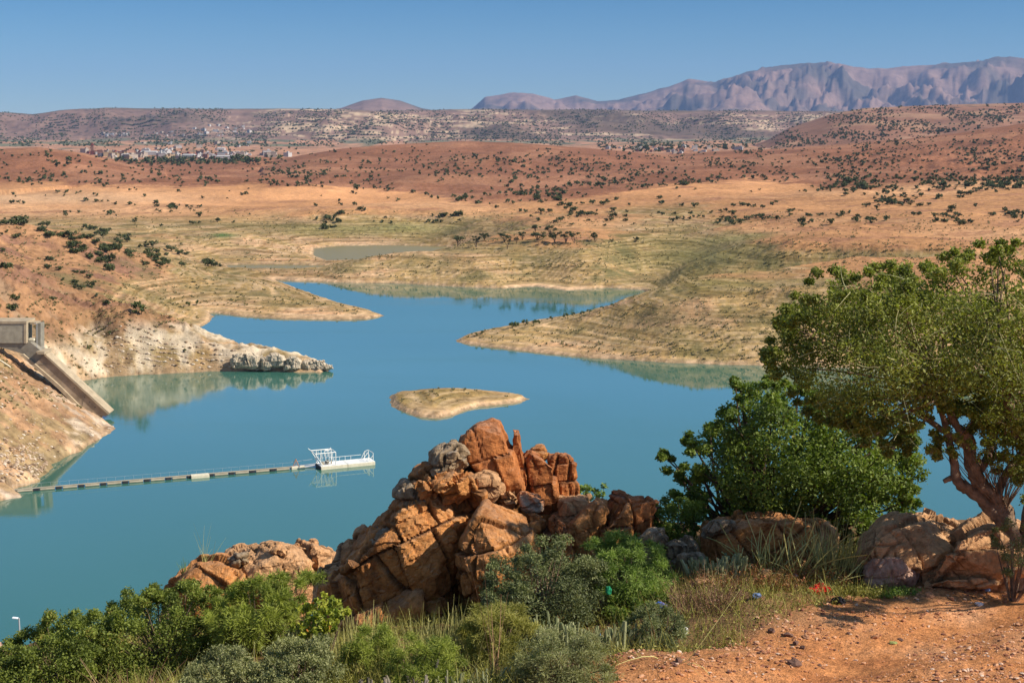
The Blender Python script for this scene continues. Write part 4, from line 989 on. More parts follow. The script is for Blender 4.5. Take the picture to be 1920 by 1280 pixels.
def rock(poly, Y, mat, label, seed, thick=None, vox=0.035, rough=1.0, tilt=0.0, front=0.7, name='rock', chisel=14, strat=None, crackn=1.0, group=None, back=None, keepd=.93, cat='rock', ext=0, scl=1.0, ax=None):
    """poly: outline in picture units at depth Y; front face is inset and pushed towards the viewer"""
    s_ = Y/F; cx = sum(p[0] for p in poly)/len(poly); cy = sum(p[1] for p in poly)/len(poly)
    wpx = max(p[0] for p in poly)-min(p[0] for p in poly); hpx = max(p[1] for p in poly)-min(p[1] for p in poly)
    T = thick if thick else 0.42*min(wpx, hpx)*s_+0.1
    pts = []
    for x, y in poly:
        lean = tilt*(cy-y)*s_
        pts.append(pt(x, y, Y+lean)); pts.append(pt(x, y, Y+T*.5+lean))
        pts.append(pt(cx+(x-cx)*front, cy+(y-cy)*front, Y-T+lean*front)); pts.append(pt(cx+(x-cx)*.75, cy+(y-cy)*.75+hpx*.08, Y+T*1.1+lean))
        if ext and y > cy: pts.append(pt(x, y+ext, Y-T*.5)); pts.append(pt(x, y+ext, Y+T*.6))
    org = pt(cx, cy, Y)
    V, Fq, cr = rock_mesh([tuple(p-org) for p in pts], seed, vox, rough, chisel, keepd, crackn, strat, scl, ax)
    me = mesh_np(name, V, Fq, {'crack': ('FLOAT', cr)}, False); me.materials.append(M[mat])
    o = link(name, me, None, None, org); tag(o, label, cat, group); return o
V_ = dict
rock([(600,1110),(618,1085),(650,1062),(690,1038),(712,1000),(725,960),(752,915),(785,882),(830,872),(880,900),(900,950),(890,1010),(860,1090),(840,1150),(700,1170),(620,1150)], 21.8, 'rock', 'huge orange-brown rock face shaded on its left, forming the left flank of the central outcrop', 1, 1.3, .03, .8, chisel=22, keepd=.9, front=.6, ext=40, tilt=.3, ax=-28)
rock([(856,836),(874,806),(892,792),(908,786),(925,781),(940,790),(948,812),(966,860),(985,935),(955,940),(915,915),(880,880)], 22.0, 'rock_red', 'tall rust-red block with a vertical split, highest rock of the central outcrop', 2, .5, .025, .6, chisel=3, front=.86, strat=((.96, .1, .22), .42), ax=-14, tilt=.15)
rock([(960,802),(975,803),(985,850),(994,915),(985,938),(968,925),(955,860)], 22.15, 'rock_red', 'narrow upright slab pressed against the right side of the tallest block', 3, .35, .025, .6, chisel=3, front=.85, ax=-12)
rock([(806,868),(812,850),(828,836),(852,828),(872,834),(882,850),(880,872),(860,890),(838,905),(822,905),(808,890)], 21.3, 'rock_grey', 'rounded grey boulder perched left of the tallest block', 4, .42, .022, .7, chisel=12, keepd=.9)
rock([(838,836),(846,824),(856,824),(862,836),(850,842)], 22.0, 'rock_grey', 'small grey stone peeking over the perched boulder', 5, .15, .02, .7)
rock([(980,852),(994,844),(1020,858),(1042,874),(1046,930),(1040,958),(1000,950),(988,910)], 22.2, 'rock_red', 'square red-brown block right of the tallest block', 6, .42, .024, .6, chisel=4, front=.85, strat=((.97, .1, .1), .35), ext=20, ax=-8)
rock([(1030,858),(1046,851),(1066,852),(1081,866),(1083,905),(1080,928),(1060,942),(1046,935),(1034,900)], 22.6, 'rock_red', 'upright dark red block at the right end of the upper blocks', 7, .38, .024, .6, chisel=4, front=.85, strat=((.97, .1, .1), .3), ext=40, ax=-3)
rock([(988,848),(1000,838),(1018,831),(1030,845),(1028,862),(1008,860)], 22.8, 'rock', 'small knobbly rock lying on top between the two red blocks', 8, .22, .02, 1.2)
rock([(768,905),(790,880),(835,880),(880,872),(900,895),(905,930),(870,950),(800,950),(760,940)], 21.35, 'rock', 'cracked rock bench below the perched grey boulder', 9, .7, .028, 1.3, tilt=0.5, chisel=20)
rock([(742,925),(760,905),(800,900),(820,935),(790,965),(745,965)], 21.3, 'rock_grey', 'grey-brown crusted rock on the left shoulder of the outcrop', 10, .5, .028, 1.2, tilt=0.4)
rock([(868,985),(880,950),(905,932),(950,930),(985,945),(1005,985),(1018,1040),(1005,1085),(940,1105),(880,1080),(862,1040)], 20.6, 'rock', 'massive lit orange boulder at the front of the central outcrop', 11, .95, .026, .8, chisel=22, keepd=.9, front=.65, ext=60, tilt=.35, ax=-20)
rock([(880,900),(900,888),(925,892),(938,912),(920,935),(890,935)], 21.3, 'rock_pale', 'pale broken rock under the foot of the tallest block', 12, .3, .022, 1.4, chisel=20)
rock([(925,915),(955,912),(975,930),(970,950),(935,948)], 21.4, 'rock_pale', 'small cracked pale block beside the foot of the tallest block', 13, .25, .022, 1.3)
rock([(970,930),(985,917),(1008,922),(1022,938),(1018,960),(995,968),(976,955)], 21.1, 'rock_lichen', 'grey rock splashed with bright orange lichen', 14, .25, .018, .9)
rock([(985,960),(1005,955),(1022,970),(1020,998),(1000,1008),(985,990)], 20.9, 'rock', 'rounded orange stone below the lichen-covered rock', 15, .25, .022, .9)
rock([(1022,968),(1040,958),(1058,975),(1070,1010),(1072,1030),(1040,1035),(1024,1010)], 20.8, 'rock_red', 'leaning wedge of red rock between the outcrop and the slabs', 16, .3, .022, .9, ext=50)
rock([(1046,935),(1075,926),(1112,930),(1118,950),(1090,975),(1060,980),(1044,960)], 21.8, 'rock_pale', 'flat pale-topped rock behind the leaning slabs', 17, .4, .025, .9, ext=50, tilt=0.6, chisel=20)
rock([(1062,990),(1100,950),(1132,924),(1144,928),(1138,965),(1112,1010),(1080,1022)], 21.2, 'rock', 'leaning orange slab, first of the slabs right of the outcrop', 18, .3, .024, .8, chisel=6, strat=((.6, .1, .75), .3), ext=45)
rock([(1118,1000),(1130,950),(1142,915),(1175,918),(1215,926),(1231,938),(1228,975),(1215,1005),(1150,1020)], 21.7, 'rock_red', 'wide dark slab with a flat sunlit top at the right end of the outcrop', 19, .55, .028, .8, strat=((.55, .1, .8), .4), ext=60, chisel=20)
rock([(1120,1000),(1150,968),(1178,942),(1188,960),(1190,990),(1175,1022),(1130,1022)], 21.0, 'rock', 'pointed triangular slab leaning on the wide dark slab', 20, .2, .022, .7, chisel=5, ext=40)
rock([(1180,1020),(1215,995),(1245,990),(1250,1010),(1200,1040)], 20.8, 'rock_grey', 'low brown rock at the foot of the wide dark slab', 21, .3, .028, ext=60)
rock([(640,1165),(680,1120),(760,1100),(850,1110),(870,1150),(860,1200),(660,1200)], 20.9, 'rock', 'dark base rock at the foot of the central outcrop', 22, .7, .035, ext=40)
rock([(690,1010),(720,985),(760,1010),(780,1060),(740,1100),(690,1080)], 21.3, 'rock_grey', 'brown buttress rock on the lower left of the outcrop', 23, .4, .03, .9, ext=40)
# left group
rock([(300,1112),(322,1088),(345,1066),(368,1052),(420,1046),(455,1056),(480,1075),(480,1110),(420,1135),(330,1135)], 25.5, 'rock', 'long low rock at the left end of the lower ledge above the lake', 31, .8, .03, .9, ext=60, tilt=0.8, chisel=20)
rock([(432,1042),(455,1030),(490,1022),(515,1020),(550,1030),(590,1052),(600,1080),(560,1110),(470,1110),(440,1080)], 25.8, 'rock_pale', 'broad pale sunlit rock in the middle of the lower ledge', 32, .9, .030, .9, ext=60, tilt=0.9, chisel=20)
rock([(536,1026),(556,1017),(590,1020),(618,1032),(629,1048),(610,1068),(575,1060)], 26.3, 'rock_pale', 'pale broken rock at the right end of the lower ledge', 33, .5, .026, .9, ext=50, tilt=0.7, chisel=20)
rock([(500,1034),(520,1020),(545,1024),(550,1050),(510,1060)], 25.3, 'rock_pale', 'small pale angular rock on the crest of the lower ledge', 34, .3, .024, 1.3)
rock([(425,1048),(440,1036),(462,1040),(470,1056),(440,1062)], 25.2, 'rock_grey', 'small grey crusted stone on the lower ledge', 35, .22, .022, 1.3)
rock([(655,1015),(668,992),(690,986),(712,992),(708,1012),(680,1030)], 23.6, 'rock_pale', 'pale squared rock tucked behind the left foot of the outcrop', 36, .4, .025, .9, tilt=0.5, chisel=20)
rock([(628,1060),(634,1028),(652,1010),(680,1015),(690,1030),(660,1055),(640,1068)], 23.2, 'rock_pale', 'smooth orange rock below the pale squared one', 37, .4, .025, .8, ext=50, tilt=0.6, chisel=20)
rock([(588,1092),(600,1066),(622,1052),(648,1052),(655,1070),(630,1100),(600,1108)], 22.6, 'rock_pale', 'pale lit boulder half in the shade of the outcrop', 38, .4, .025, .8, ext=60, tilt=0.6, chisel=20)
rock([(575,1030),(588,1022),(606,1030),(602,1052),(580,1050)], 25.6, 'rock_pale', 'small cracked block leaning on the lower ledge', 39, .2, .024, 1.2, ext=30)
# right group
rock([(1312,1010),(1325,978),(1352,966),(1420,962),(1500,962),(1545,975),(1566,1000),(1560,1040),(1500,1052),(1400,1052),(1330,1045)], 21.6, 'rock', 'long orange rock under the bushy green tree', 41, .7, .03, .8, ext=50, tilt=0.3, chisel=20)
rock([(1315,992),(1330,974),(1368,972),(1380,984),(1360,1000),(1320,1003)], 20.9, 'rock_grey', 'pale grey ledge on the left end of the long orange rock', 42, .2, .022, .8)
rock([(1530,985),(1552,974),(1572,990),(1570,1040),(1545,1050),(1528,1020)], 20.9, 'rock_pale', 'pale yellowish rock corner at the right end of the long orange rock', 43, .25, .022, 1.0, ext=40, tilt=0.3)
rock([(1588,1050),(1600,1010),(1640,985),(1690,968),(1730,964),(1780,970),(1812,985),(1822,1010),(1810,1060),(1720,1090),(1620,1085)], 20.9, 'rock_pale', 'large rugged sunlit boulder between the bushy tree and the right tree trunk', 44, 1.0, .028, 1.05, ext=40, tilt=1.0, chisel=20)
rock([(1735,1055),(1775,1010),(1820,985),(1862,965),(1900,972),(1935,985),(1940,1065),(1860,1090),(1760,1085)], 20.2, 'rock_pale', 'shaded brown boulder at the foot of the right tree', 45, .9, .028, .95, ext=50, tilt=0.6, chisel=20)
rock([(1622,1075),(1628,1052),(1655,1040),(1700,1038),(1732,1042),(1734,1058),(1715,1078),(1660,1090),(1630,1090)], 19.9, 'rock_pink', 'smooth pinkish flat-faced rock in front of the rugged boulder', 46, .35, .022, .35, crackn=.3, ext=20, tilt=0.7, chisel=20)
rock([(1720,1080),(1735,1050),(1758,1045),(1765,1075),(1745,1095)], 20.0, 'rock_pale', 'small tan rock between the pinkish rock and the shaded boulder', 47, .2, .022, ext=25, tilt=0.5)
rock([(1284,1104),(1295,1088),(1318,1080),(1342,1080),(1350,1098),(1335,1116),(1300,1120)], 18.9, 'rock_pale', 'pale knobbly rock in the weeds left of the dirt', 48, .2, .018, 1.2, ext=15, chisel=20)
rock([(1420,1090),(1428,1074),(1442,1073),(1450,1085),(1446,1098),(1428,1100)], 19.4, 'rock_pale', 'small reddish stone among the russet weeds', 49, .1, .016, .9, ext=12)
rock([(1730,1100),(1760,1088),(1800,1083),(1850,1084),(1890,1092),(1860,1102),(1780,1106)], 19.5, 'rock_pale', 'flat slab of pale rock flush with the edge of the dirt', 50, .35, .022, .5)
rock([(1240,1020),(1262,1010),(1295,1012),(1310,1030),(1300,1060),(1250,1060)], 20.8, 'rock_grey', 'shaded brown rock in the hollow below the bushy tree', 51, .3, .026, ext=50)
rock([(1270,1045),(1290,1035),(1320,1040),(1318,1062),(1280,1068)], 20.2, 'rock_grey', 'small dark reddish rock in the shaded hollow', 52, .18, .022, ext=40)
rock([(-30,1235),(-28,1208),(0,1205),(7,1213),(6,1235)], 44, 'rock_pink', 'pinkish rock edge showing above the bush at the far left', 53, .6, .05, .6, ext=60)
# bleached rocks at the tip of the ridge
for i, (pl, lb) in enumerate([
  ([(486,672),(500,664),(520,661),(535,668),(540,690),(490,694)], 'jagged bleached crag, leftmost at the tip of the rocky spit'),
  ([(530,674),(545,667),(560,669),(568,679),(566,694),(532,694)], 'bleached crag in the middle of the rocky spit tip'),
  ([(562,680),(575,674),(592,676),(606,675),(616,684),(612,694),(566,696)], 'low bleached rock towards the end of the rocky spit'),
  ([(606,686),(618,682),(628,690),(616,695),(606,694)], 'last low bleached rock at the water end of the rocky spit'),
  ([(430,672),(445,664),(470,662),(490,668),(492,690),(432,692)], 'grey crested rock on the spine of the rocky spit')]):
    Yt = (CZ)/zy(694)-1.5
    rock(pl, Yt, 'rock_white', lb, 60+i, 1.6 if i < 2 else 1.0, .12, 1.3, chisel=5, scl=2.6)

rock([(925,905),(985,890),(1050,905),(1085,940),(1080,1010),(930,1020)], 22.3, 'rock', 'dark rock filling the gap behind the lichen-covered rock', 24, .4, .035, .8, ext=40)

# ================================================================== foreground plants and litter
M['leaf_dark'] = foliage_mat('bushy_tree_leaf', (0.040, 0.075, 0.014), (0.215, 0.275, 0.045), (0.31, 0.28, 0.05), transl=0.38)
M['leaf_argan'] = foliage_mat('argan_leaf', (0.055, 0.078, 0.015), (0.31, 0.32, 0.06), (0.40, 0.28, 0.12), transl=0.38)
M['leaf_bush'] = foliage_mat('left_bush_leaf', (0.05, 0.075, 0.012), (0.25, 0.29, 0.05), (0.32, 0.25, 0.06), transl=0.35)
M['leaf_feather'] = foliage_mat('feathery_leaf', (0.093, 0.132, 0.019), (0.372, 0.403, 0.070), transl=0.35)
M['leaf_bright'] = foliage_mat('bright_feathery_leaf', (0.09, 0.15, 0.03), (0.30, 0.39, 0.085), transl=0.35)
M['leaf_sage'] = foliage_mat('sage_leaf', (0.10, 0.11, 0.04), (0.36, 0.36, 0.15), (0.40, 0.34, 0.2), transl=0.3)
M['leaf_greygreen'] = foliage_mat('grey_green_leaf', (0.054, 0.070, 0.028), (0.232, 0.248, 0.093), (0.310, 0.264, 0.139), transl=0.25)
M['leaf_yellow'] = foliage_mat('yellowing_leaf', (0.10, 0.16, 0.02), (0.42, 0.42, 0.05), (0.45, 0.16, 0.03), transl=0.35)
M['olive'] = foliage_mat('olive_tuft', (0.139, 0.139, 0.023), (0.434, 0.388, 0.093), transl=0.3)
M['straw'] = foliage_mat('straw_stem', (0.24, 0.23, 0.06), (0.62, 0.56, 0.20), transl=0.15)
M['greystraw'] = foliage_mat('grey_straw_stem', (0.18, 0.19, 0.06), (0.52, 0.48, 0.22), transl=0.1)
M['dry'] = foliage_mat('dry_brown_twig', (0.12, 0.06, 0.03), (0.36, 0.20, 0.11), transl=0.1)
M['russet'] = foliage_mat('russet_weed', (0.10, 0.07, 0.02), (0.36, 0.17, 0.06), (0.4, 0.12, 0.05), transl=0.25)
M['spurge'] = foliage_mat('spurge_stem', (0.13, 0.15, 0.06), (0.36, 0.36, 0.18), transl=0.05)
M['spurge_dry'] = foliage_mat('withered_spurge_stem', (0.10, 0.085, 0.06), (0.34, 0.28, 0.20), transl=0.05)
LT = {}
def foot(poly, Y):
    cx = sum(p[0] for p in poly)/len(poly); p = pt(cx, 640, Y); X = (cx-960)/F*(Y*CP + 6.8*SP); return Vector((X, Y, G(X, Y)))
def leafy(poly, Y, thick, n, per, size, mat, label, seed, aspect=1.9, cat='bush', name='leafy_bush', up=0.45, stems=0.35, flat=.8, rmin=.1, rmax=.35, shell=.45, group=None, r0=.02):
    rng = np.random.default_rng(seed); CR = crown_centres(poly, Y, n, thick, rng, rmin, rmax)
    b = foot(poly, Y); t = empty(name, b, label, cat, group); C2 = CR.copy(); C2[:, :3] -= np.array(b)
    link('foliage', pmesh('foliage', clump_leaves(C2, per, size, aspect, up, rng, flat, shell), M[mat]), None, t)
    link('stems', pmesh('stems', [twig_net((0, 0, -.1), C2, rng, r0, stems)], M['bark']), None, t)
    return t
def stalky(px, Y, n, h, spread, lean, r, mat, label, seed, bend=.15, droop=0., cat='grass tuft', name='grass_tuft', sides=3, tip=.2, leaf=None, group=None, n_=5, z=None, sy=1.0):
    """stems rising from one foot"""
    rng = np.random.default_rng(seed); X = (px-960)/F*(Y*CP + 6.8*SP); g = G(X, Y) if z is None else z
    a = rng.uniform(0, 6.28, n); rr = spread*np.sqrt(rng.uniform(0, 1, n)); bx, by_ = rr*np.cos(a), rr*np.sin(a)*sy
    gg = gz(X+bx, Y+by_)[0] - g if z is None else np.zeros(n)
    B = np.stack([bx, by_, gg-0.03], 1); D = np.stack([bx/spread*lean + rng.normal(size=n)*lean*.45, by_/spread*lean + rng.normal(size=n)*lean*.45, np.ones(n)], 1)
    Ln = rng.uniform(.55, 1.05, n)*h
    parts = [stalks(B, D, Ln, np.full(n, r)*rng.uniform(.7, 1.2, n), bend, n_, sides, droop, tip, rng)]
    if leaf:
        m, ls, asp = leaf; idx = rng.integers(0, n, m); tt = rng.uniform(.25, 1, m)
        Dn = D/np.linalg.norm(D, axis=1, keepdims=True)
        C = B[idx] + Dn[idx]*(Ln[idx]*tt)[:, None] + rng.normal(size=(m, 3))*.045*h**.5
        parts.append(leaves(C, ls, asp, .3, None, rng, axis=Dn[idx] + rng.normal(size=(m, 3))*.5 if asp > 2.5 else None))
    o = link(name, pmesh(name, parts, M[mat]), None, None, (X, Y, g)); return tag(o, label, cat, group)

def ghit(px, py, lift=0.0):
    q = zy(py); Ys = np.linspace(12, 27, 1500); Xs = (px-960)/F*(Ys*CP + Ys*q*SP); zz = gz(Xs, Ys)[0] + lift
    i = int(np.argmax(CZ - q*Ys <= zz)); return Vector((float(Xs[i]), float(Ys[i]), float(zz[i])-lift))
# bushy green tree in the middle ------------------------------------------
P16 = [(1216,862),(1222,842),(1245,848),(1262,858),(1275,846),(1290,812),(1316,808),(1330,775),(1352,755),(1372,745),(1380,712),(1412,698),(1450,700),(1480,715),(1520,735),(1570,750),(1620,765),(1700,775),(1742,812),(1760,842),(1752,865),(1722,882),(1700,905),(1732,925),(1736,950),(1690,970),(1640,1000),(1585,1015),(1545,985),(1480,965),(1400,968),(1340,975),(1290,985),(1255,960),(1240,925),(1262,905),(1285,895),(1255,885),(1232,880)]
rng = np.random.default_rng(31)
CR = crown_centres(P16, 23.2, 380, 1.7, rng, .09, .36)
b = Vector((4.4, 23.4, G(4.4, 23.4))); t = empty('bushy_tree', b, 'wide bright green bushy tree leaning over the long orange rock', 'tree'); C2 = CR.copy(); C2[:, :3] -= np.array(b)
link('crown', pmesh('crown', clump_leaves(C2, 210, .062, 1.7, .5, rng, .8, .35), M['leaf_dark']), None, t)
link('trunk', pmesh('trunk', [twig_net((0, 0, -.1), C2, rng, .06, .28, 5), twig_net((-.6, .1, -.1), C2, rng, .05, .12, 5)], M['bark_dark']), None, t)
# right tree -----------------------------------------------------------------
YT = 19.6
P15 = [(1436,668),(1448,640),(1462,600),(1482,560),(1512,520),(1545,508),(1580,500),(1640,495),(1700,484),(1760,476),(1800,470),(1840,452),(1880,446),(1950,452),(1990,500),(2010,600),(2010,760),(1990,880),(1950,940),(1900,930),(1862,880),(1880,835),(1850,800),(1800,790),(1760,772),(1740,805),(1700,800),(1650,815),(1600,822),(1550,795),(1500,770),(1465,735),(1440,700)]
rng = np.random.default_rng(32)
CR = np.concatenate([crown_centres(P15, YT, 500, 1.9, rng, .10, .36), crown_centres([(1560,795),(1760,785),(1790,850),(1700,850),(1620,845)], YT+.3, 34, .9, rng, .08, .2), crown_centres([(1740,755),(1990,750),(1990,860),(1900,845),(1800,825)], YT+.4, 60, 1.0, rng, .09, .24)])
P15b = [(1700,790),(1760,780),(1800,800),(1850,815),(1900,830),(1935,870),(1925,905),(1890,900),(1870,880),(1830,860),(1790,835),(1740,820)]
CR2 = crown_centres(P15b, YT-.1, 62, .6, rng, .07, .16)
def TP(px, py, dy=0.0): return pt(px, py, YT+dy)
base = TP(1905, 1075); base.z = min(base.z, G(base.x, base.y)); t = empty('argan_tree', base, 'large argan tree with a twisted brown trunk and broad olive crown at the right', 'tree')
def rel(lst): return [p-base for p in lst]
C2 = CR.copy(); C2[:, :3] -= np.array(base)
C3 = CR2.copy(); C3[:, :3] -= np.array(base)
lv = [clump_leaves(C2, 190, .052, 1.8, .4, rng, .75, .35), clump_leaves(C3, 40, .045, 1.8, .4, rng, .9, .2)]
link('crown', pmesh('crown', lv, M['leaf_argan']), None, t)
rb = random.Random(4)
tp_, tq_, tt_ = join([tube_path(rel([TP(1908,1100), TP(1902,1040), TP(1892,985), TP(1868,935), TP(1835,905), TP(1820,860), TP(1815,820), TP(1790,795), TP(1768,745)]), [.17,.135,.125,.11,.10,.09,.075,.055,.04], 10, rng, .15),
  tube_path(rel([TP(1930,1090), TP(1925,1020), TP(1935,940), TP(1930,860), TP(1900,780), TP(1870,700)]), [.15,.13,.11,.09,.07,.05], 10, rng, .14),
  tube_path(rel([TP(1895,1000), TP(1875,975), TP(1850,945), TP(1818,918), TP(1795,902), TP(1790,870), TP(1780,830), TP(1772,795), TP(1760,760)]), [.10,.095,.09,.085,.075,.06,.05,.045,.03], 9, rng, .14),
  tube_path(rel([TP(1798,903), TP(1785,896), TP(1769,902)]), [.055,.045,.03], 8, rng, .12),
  tube_path(rel([TP(1830,890), TP(1850,860, .2), TP(1862,820, .4), TP(1880,770, .5), TP(1900,700, .6)]), [.07,.06,.055,.045,.03], 8, rng, .06),
  tube_path(rel([TP(1818,840), TP(1780,815), TP(1745,790), TP(1700,760), TP(1660,700)]), [.06,.045,.04,.03,.02], 7, rng, .06),
  tube_path(rel([TP(1868,935), TP(1885,890, .2), TP(1915,850, .3), TP(1950,800, .4)]), [.07,.06,.05,.04], 7, rng, .06)])
tw_ = twig_net(tuple(TP(1770,740)-base), C2[C2[:, 0] < (TP(1830,600)-base).x], rng, .026, .13, 5); tw2 = twig_net(tuple(TP(1890,730)-base), C2[C2[:, 0] > (TP(1780,600)-base).x], rng, .03, .2, 5)
o = link('trunk', pmesh('trunk', [(tp_, tq_, tt_), tw_, tw2, twig_net(tuple(TP(1880,960)-base), C3, rng, .012, .6, 4)], M['bark'], True), None, t)
# bare grey twigs poking through the crown's shaded side
sel = C2[(C2[:, 1] < -.6)]; idx = rng.integers(0, len(sel), 260); D = rng.normal(size=(260, 3)); D[:, 1] -= .6
link('bare_twigs', pmesh('bare_twigs', [stalks(sel[idx, :3] + rng.normal(size=(260, 3))*.15, D, rng.uniform(.15, .5, 260), np.full(260, .005), .3, 4, 3, rng=rng)], M['greystraw']), None, t)['kind'] = 'stuff'
leafy([(1858,1000),(1880,975),(1930,970),(1940,1080),(1905,1090),(1868,1060)], 19.0, .4, 40, 90, .04, 'leaf_greygreen', 'grey-green shrub at the foot of the argan tree trunk', 33, 3.0, rmin=.06, rmax=.14)
# dark undergrowth in the hollow
leafy([(1226,950),(1245,925),(1285,935),(1320,950),(1312,1000),(1290,1040),(1240,1045),(1222,1000)], 21.8, .6, 45, 150, .055, 'leaf_dark', 'dark green bush in the hollow between the slabs and the bushy tree', 34, 2.2)
leafy([(1082,925),(1092,910),(1110,916),(1122,908),(1138,915),(1132,930),(1085,935)], 23.5, .4, 16, 70, .05, 'leaf_bright', 'small bright green shrub peeking over the leaning slabs', 35, 2.2, rmin=.06, rmax=.14)
# left bushes
leafy([(-40,1230),(0,1212),(30,1190),(60,1178),(85,1160),(110,1152),(135,1146),(165,1140),(190,1135),(215,1150),(225,1200),(215,1300),(-40,1320)], 18.3, 1.1, 150, 360, .038, 'leaf_bush', 'dense dark green bush at the lower left corner below the street lamp', 36, 2.0)
leafy([(185,1140),(210,1120),(245,1112),(270,1102),(300,1108),(330,1104),(360,1092),(385,1100),(400,1120),(420,1160),(425,1230),(400,1290),(200,1310),(190,1220)], 18.8, 1.1, 160, 360, .038, 'leaf_bush', 'rounded dark green bush left of the feathery yellow-green one', 37, 2.0)
leafy([(385,1125),(400,1105),(430,1098),(455,1090),(480,1080),(520,1078),(560,1080),(590,1078),(606,1095),(600,1125),(565,1150),(530,1190),(480,1225),(420,1225),(395,1180)], 18.4, .9, 130, 260, .075, 'leaf_feather', 'feathery yellow-green bush in front of the lower rock ledge', 38, 7.0, up=.1, shell=.1)
leafy([(540,1170),(552,1148),(566,1130),(590,1122),(612,1116),(640,1124),(656,1138),(650,1158),(628,1180),(600,1195),(556,1195)], 16.2, .35, 60, 38, .055, 'leaf_yellow', 'small glossy bush with yellowing and reddish leaves', 39, 1.7, rmin=.05, rmax=.12, up=.7)
leafy([(896,1075),(915,1058),(950,1046),(985,1030),(1020,1012),(1060,1008),(1095,1016),(1125,1030),(1140,1070),(1132,1120),(1105,1160),(1040,1168),(960,1165),(905,1140),(890,1105)], 18.3, 1.0, 150, 260, .040, 'leaf_greygreen', 'big grey-green bush in front of the central outcrop', 40, 2.6)
leafy([(1090,1022),(1120,1008),(1150,1004),(1190,1008),(1225,1015),(1250,1030),(1258,1060),(1262,1085),(1240,1110),(1200,1122),(1160,1128),(1125,1110),(1105,1070)], 18.9, .8, 110, 240, .060, 'leaf_bright', 'bright green feathery bush right of the big grey-green one', 41, 6.0, up=.1, shell=.1)
leafy([(862,1180),(872,1155),(900,1140),(940,1134),(975,1140),(1005,1160),(1015,1190),(1000,1225),(960,1238),(900,1236),(868,1215)], 15.9, .7, 90, 330, .060, 'olive', 'round moss-coloured cushion bush below the big grey-green one', 42, 8.0, up=.3, shell=.4, rmax=.25)
leafy([(1165,1185),(1185,1158),(1215,1140),(1250,1142),(1280,1155),(1292,1180),(1280,1205),(1220,1215),(1175,1208)], 16.2, .5, 60, 170, .045, 'leaf_greygreen', 'low twiggy bush at the left edge of the dirt beside the blue bag', 43, 4.5, rmax=.16, shell=.1)
leafy([(1140,1130),(1180,1112),(1240,1105),(1262,1118),(1250,1150),(1180,1165),(1140,1160)], 18.0, .5, 40, 150, .045, 'leaf_dark', 'low dark bush in the shade under the bright feathery one', 44, 2.5, rmax=.16)
# stalky plants
stalky(800, 16.4, 200, .74, .34, .25, .0065, 'straw', 'large clump of tall pale yellow-green rushes at the centre of the foreground', 51, cat='rushes', name='rush_clump', bend=.12, sy=.6)
stalky(862, 16.6, 80, .6, .3, .2, .0065, 'straw', 'narrow clump of rushes between the large rush clump and the mossy cushion', 52, cat='rushes', name='rush_clump', sy=.6)
stalky(672, 16.8, 150, .78, .28, .16, .0085, 'straw', 'upright pale rushes right of the glossy yellowing bush', 53, cat='rushes', name='rush_clump', bend=.07, sy=.7)
stalky(640, 15.2, 900, .45, .6, .6, .005, 'olive', 'mound of fine olive grass below the upright pale rushes', 54, leaf=(5000, .05, 5), bend=.3)
leafy([(460,1290),(475,1240),(520,1208),(570,1196),(615,1205),(640,1235),(648,1290)], 14.7, .6, 100, 230, .036, 'leaf_sage', 'twiggy sage-green bush at the bottom left of centre', 55, 2.6, up=.3, shell=.1, rmax=.2)
leafy([(330,1290),(350,1250),(395,1225),(445,1225),(480,1250),(485,1290)], 14.9, .5, 70, 200, .036, 'leaf_sage', 'low grey twiggy bush at the bottom edge beneath the dark bushes', 56, 2.6, up=.3, shell=.1, rmax=.2)
stalky(430, 14.8, 160, .5, .6, .6, .005, 'greystraw', 'bare pale twigs sticking out of the low grey bush', 57, cat='dry stalk', name='dry_stalk', bend=.35)
stalky(735, 14.3, 300, .4, .4, .6, .005, 'olive', 'short olive shrub at the bottom edge right of the withered spurge', 59, cat='shrub', name='twiggy_shrub', leaf=(5000, .035, 3), bend=.3)
leafy([(955,1290),(962,1240),(985,1210),(1020,1192),(1070,1188),(1115,1200),(1145,1232),(1160,1290)], 14.2, .6, 110, 230, .042, 'leaf_sage', 'rounded sage-green bush at the bottom edge beside the dirt', 58, 5.5, up=.1, shell=.1, rmax=.22)
stalky(935, 14.3, 300, .36, .35, .6, .0045, 'olive', 'small olive grass bush at the bottom edge left of the sage-green one', 60, leaf=(4000, .045, 5), bend=.3)
stalky(1320, 17.6, 160, .5, .35, .6, .005, 'dry', 'brown dry twiggy bush at the shaded edge of the dirt', 60, cat='shrub', name='dry_bush', leaf=(1500, .02, 2), bend=.25)
stalky(1450, 20.0, 34, .72, .45, .55, .012, 'straw', 'sprawling pale green stems in front of the long orange rock', 61, cat='spurge', name='stem_plant', bend=.3, droop=-.1, tip=.6)
stalky(1425, 19.9, 20, .75, .3, .7, .012, 'straw', 'few leaning pale green stems left of the sprawling ones', 62, cat='spurge', name='stem_plant', bend=.35, tip=.6)
stalky(1560, 20.1, 200, .8, .3, .35, .007, 'straw', 'thick clump of pale stems at the right end of the long orange rock', 63, cat='rushes', name='rush_clump', bend=.2)
stalky(1515, 19.7, 24, .6, .3, .9, .012, 'straw', 'low stems arching left beside the thick clump of pale stems', 64, cat='spurge', name='stem_plant', bend=.4, tip=.6)
stalky(1500, 19.9, 420, .3, .95, .5, .005, 'russet', 'russet and green weeds below the pale stems', 65, cat='weeds', name='weed_patch', leaf=(5000, .04, 2), sy=.5)
stalky(1400, 18.9, 380, .3, .75, .5, .005, 'russet', 'rust-coloured weeds around the small reddish stone', 66, cat='weeds', name='weed_patch', leaf=(3500, .035, 2), sy=.5)
